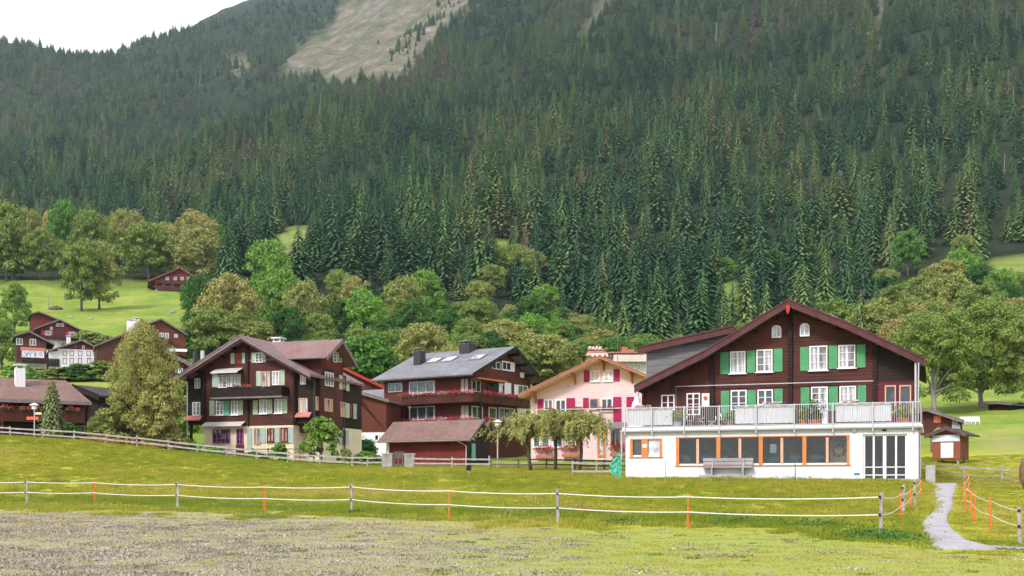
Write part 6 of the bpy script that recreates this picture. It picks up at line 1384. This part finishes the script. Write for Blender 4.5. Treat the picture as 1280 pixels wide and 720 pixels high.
droopy(664, 82, 6.2, 4.1, 1, 'leftmost drooping pruned tree with a leaning trunk beside the street lamp', -.25); droopy(694, 83, 5.2, 4.3, 2, 'middle drooping pruned tree in front of the pink house'); droopy(724, 82.5, 5.0, 4.3, 3, 'rightmost drooping pruned tree, next to the orange door', .1)

# ------------------------------------------------------------------ grass and cut clippings
def tuft(name, n, h, spread, w, seed, x, y, tint, label):
    rng = np.random.default_rng(seed); V = []; T = []
    for i in range(n):
        a = rng.uniform(0, 6.28); r = spread * sqrt(rng.uniform()); b = np.array((r * cos(a), r * sin(a), -.02)); l = h * rng.uniform(.45, 1.15); bend = rng.normal(size=2) * l * .3
        s_ = rng.uniform(0, 6.28); e = np.array((cos(s_), sin(s_), 0)) * w * rng.uniform(.6, 1.3); m_ = b + (bend[0] * .35, bend[1] * .35, l * .6); t = b + (bend[0], bend[1], l); k = len(V)
        V += [b - e, b + e, m_ + e * .7, m_ - e * .7, t]; T += [(k, k + 1, k + 2), (k, k + 2, k + 3), (k + 3, k + 2, k + 4)]
    me = npmesh(name, np.array(V), np.array(T), M['grass_blade']); o = link(name, me, None, (x, y, gz(x, y)), kind='stuff', label=label); o['tint'] = tint; return o
TU = [tuft('grass', 60, .26, .34, .011, 1, -4, 50, .4, 'tuft of meadow grass'), tuft('grass', 50, .34, .3, .010, 2, 3, 52, .6, 'tuft of longer meadow grass'), tuft('grass', 70, .16, .36, .012, 3, 6, 47, .3, 'tuft of short meadow grass'), tuft('grass', 34, .07, .3, .010, 4, -2, 26, .5, 'patch of stubble grass'), tuft('grass', 16, .5, .3, .006, 5, 1, 56, .95, 'thin brown seed stems in the meadow')]
def clip(seed, x, y):
    rng = np.random.default_rng(seed); n = 70; C = rng.normal(size=(n, 3)) * np.array([.2, .2, .010]) + (0, 0, .015)
    o = link('hay_clippings', leaf_cloud(C, rng.normal(size=(n, 3)) * .5 + (0, 0, 1), .022, 'hay_clippings', M['clipping'], rng, asp=2.6), None, (x, y, gz(x, y)), kind='stuff', label='dry cut clippings lying on the mown field'); o['tint'] = .5; return o
CP = [clip(1, -3, 24), clip(2, 2, 25)]
def lawn():
    rng = np.random.default_rng(3); n = 46000
    Y = np.sqrt(rng.uniform(20 ** 2, 99 ** 2, n)); X = rng.uniform(-.47, .47, n) * Y; Z = ground(X, Y); px = CX + F * X / Y; py = HY - F * Z / Y
    mown = py > bnd(px) + 14 * fbm(X / 1.6, Y / 2.0, 31, 3) * .6
    big = fbm(X / 9, Y / 9, 12, 3); ok = np.ones(n, bool)
    pa = np.array(PATH)[::-1]; l = np.interp(py, pa[:, 0], pa[:, 1]); r = np.interp(py, pa[:, 0], pa[:, 2]); ok &= ~((px > l + 1.5 * rng.uniform(-1, 1.6, n)) & (px < r - 1.5 * rng.uniform(-1, 1.6, n)) & (py > 604) & (py < 689))
    ok &= ~((px > 780) & (px < 1152) & (Y > 66.5 - 0 + (1150 - px) / 370 * 5.6) & (Y < 85))
    ok &= ~(mown & (rng.uniform(size=n) > np.clip((px - 50) / 900, .42, .85) + .25 * (big > .35)))
    X, Y, Z, px, py, mown, big = [a[ok] for a in (X, Y, Z, px, py, mown, big)]; n = len(X)
    right = px > 1172
    s = rng.uniform(.7, 1.25, n) * (1 + .22 * big); hh = .44 * s * np.where(mown, .30, np.where(right, .4, 1.)) * np.where((py > 600) & ~mown & (px < 1172) & (big > .3), 1.2, 1)
    tint = np.clip(.6 + .18 * big + .1 * rng.normal(size=n) + np.where(mown, .08, 0), .05, .95)
    edge = (np.abs(py - bnd(px) + 12) < 5) & ~mown; tint[edge] = .3 + .25 * rng.uniform(size=edge.sum()); hh[edge] *= 1.1
    tanm = np.clip(1 - np.hypot((px - 555) / 16, (py - 622) / 36), 0, 1) > .1; tint[tanm] = .7; hh[tanm] *= .7
    pick = np.where(mown, 3, np.where(rng.uniform(size=n) < .10, 4, rng.integers(0, 3, n))); hh[mown] *= 2.5
    scatter('grass', np.stack([X, Y, Z], 1), rng.uniform(0, 6.28, n), np.stack([s, s, hh], 1), tint, pick, TU, label='meadow grass of uneven height around the houses and fences')
    n = 9000; Y = np.sqrt(rng.uniform(19 ** 2, 48 ** 2, n)); X = rng.uniform(-.47, .47, n) * Y; Z = ground(X, Y); px = CX + F * X / Y; py = HY - F * Z / Y
    ok = (py > bnd(px) - 6) & (rng.uniform(size=n) < np.clip((py - bnd(px) + 6) / 22, 0, 1) * np.clip(.62 - (px - 150) / 1300, .06, 1) * np.clip(1.1 + 1.1 * fbm(X / 3, Y / 2.2, 91, 3), .1, 1)); X, Y, Z = X[ok], Y[ok], Z[ok]; n = len(X); s = rng.uniform(.5, 1.5, n); hz_ = s * rng.uniform(.5, 1.6, n)
    scatter('hay_clippings', np.stack([X, Y, Z], 1), rng.uniform(0, 6.28, n), np.stack([s, s, hz_], 1), np.clip(rng.normal(.5, .22, n), 0, 1), rng.integers(0, 2, n), CP, label='scattered dry hay clippings over the mown field')
    n = 150; Y = np.sqrt(rng.uniform(20 ** 2, 42 ** 2, n)); X = rng.uniform(-.46, .46, n) * Y; Z = ground(X, Y); px = CX + F * X / Y; py = HY - F * Z / Y; ok = py > bnd(px) + 4; X, Y, Z = X[ok], Y[ok], Z[ok]; n = len(X); s = rng.uniform(.5, 1.1, n)
    scatter('weed_clumps', np.stack([X, Y, Z], 1), rng.uniform(0, 6.28, n), np.stack([s * .6, s * .6, s * .45], 1), rng.choice([.05, .2, .9], n), np.zeros(n, int), TU[2:3], label='little dark clumps of weeds and clods left on the mown field')
lawn()
# weedy clumps: nettles and docks along the fence
rng = np.random.default_rng(77)
for k, (px, py, w, h, t, lab) in enumerate(((1092, 672, 1.5, .45, .1, 'leafy dark green weeds around the corner post of the tape fence'), (1118, 676, 1.0, .3, .14, 'low green weeds right of the corner post'), (925, 655, 1.8, .35, .1, 'dark green weed patch below the long window band'), (1028, 657, 1.6, .3, .14, 'weed patch below the sliding doors'),
      (905, 646, 1.2, .3, .1, 'small dark weed patch behind the tape'), (783, 655, 1.2, .28, .14, 'weeds behind the tape left of the white chalet'), (722, 640, .7, .5, .9, 'rusty brown dock plant in the meadow'), (43, 632, .8, .25, .7, 'tuft at the foot of the leftmost grey post'), (441, 643, .6, .3, .14, 'tuft at the foot of the third grey post'), (1000, 600, 2.5, .4, .42, 'tall grass clump at the foot of the white wall'), (905, 602, 2.2, .4, .42, 'tall grass clump in front of the bench'))):
    q = hit(px, py); n = 520; h *= .7; C = rng.normal(size=(n, 3)) * np.array([w * .35, w * .25, h * .4]); C[:, 2] = np.abs(C[:, 2]); o = link('weeds', leaf_cloud(C, rng.normal(size=(n, 3)) + (0, -.4, .6), .06, 'weeds', M['leaf'], rng, asp=1.9), None, tuple(q), label=lab, kind='stuff'); o['tint'] = t

def wild():
    rng = np.random.default_rng(64); n = 26; C = rng.normal(size=(n, 3)) * (.35, .35, .05) + (0, 0, .22); pr = []
    for k, t in enumerate((.95, .4)):
        o = link('wildflowers', leaf_cloud(C + rng.normal(size=(n, 3)) * .1, rng.normal(size=(n, 3)) + (0, -.5, .6), .022, 'wildflowers', M['petal_red'], rng, asp=1.1), None, (-5 + 3 * k, 58, gz(-5 + 3 * k, 58)), kind='stuff', label='tiny pale flowers in the meadow'); o['tint'] = t; pr.append(o)
    n = 700; Y = np.sqrt(rng.uniform(42 ** 2, 92 ** 2, n)); X = rng.uniform(-.46, .40, n) * Y; Z = ground(X, Y); px = CX + F * X / Y; ok = ((px < 780) | (Y < 64)) & (px < 1150) & (fbm(X / 6, Y / 6, 45, 2) > -.1); X, Y, Z = X[ok], Y[ok], Z[ok]; n = len(X)
    scatter('wildflowers', np.stack([X, Y, Z], 1), rng.uniform(0, 6.28, n), np.ones((n, 3)), rng.choice([.98, .9, .55], n), rng.integers(0, 2, n), pr, label='tiny pale and pink flowers scattered through the meadow')
wild()
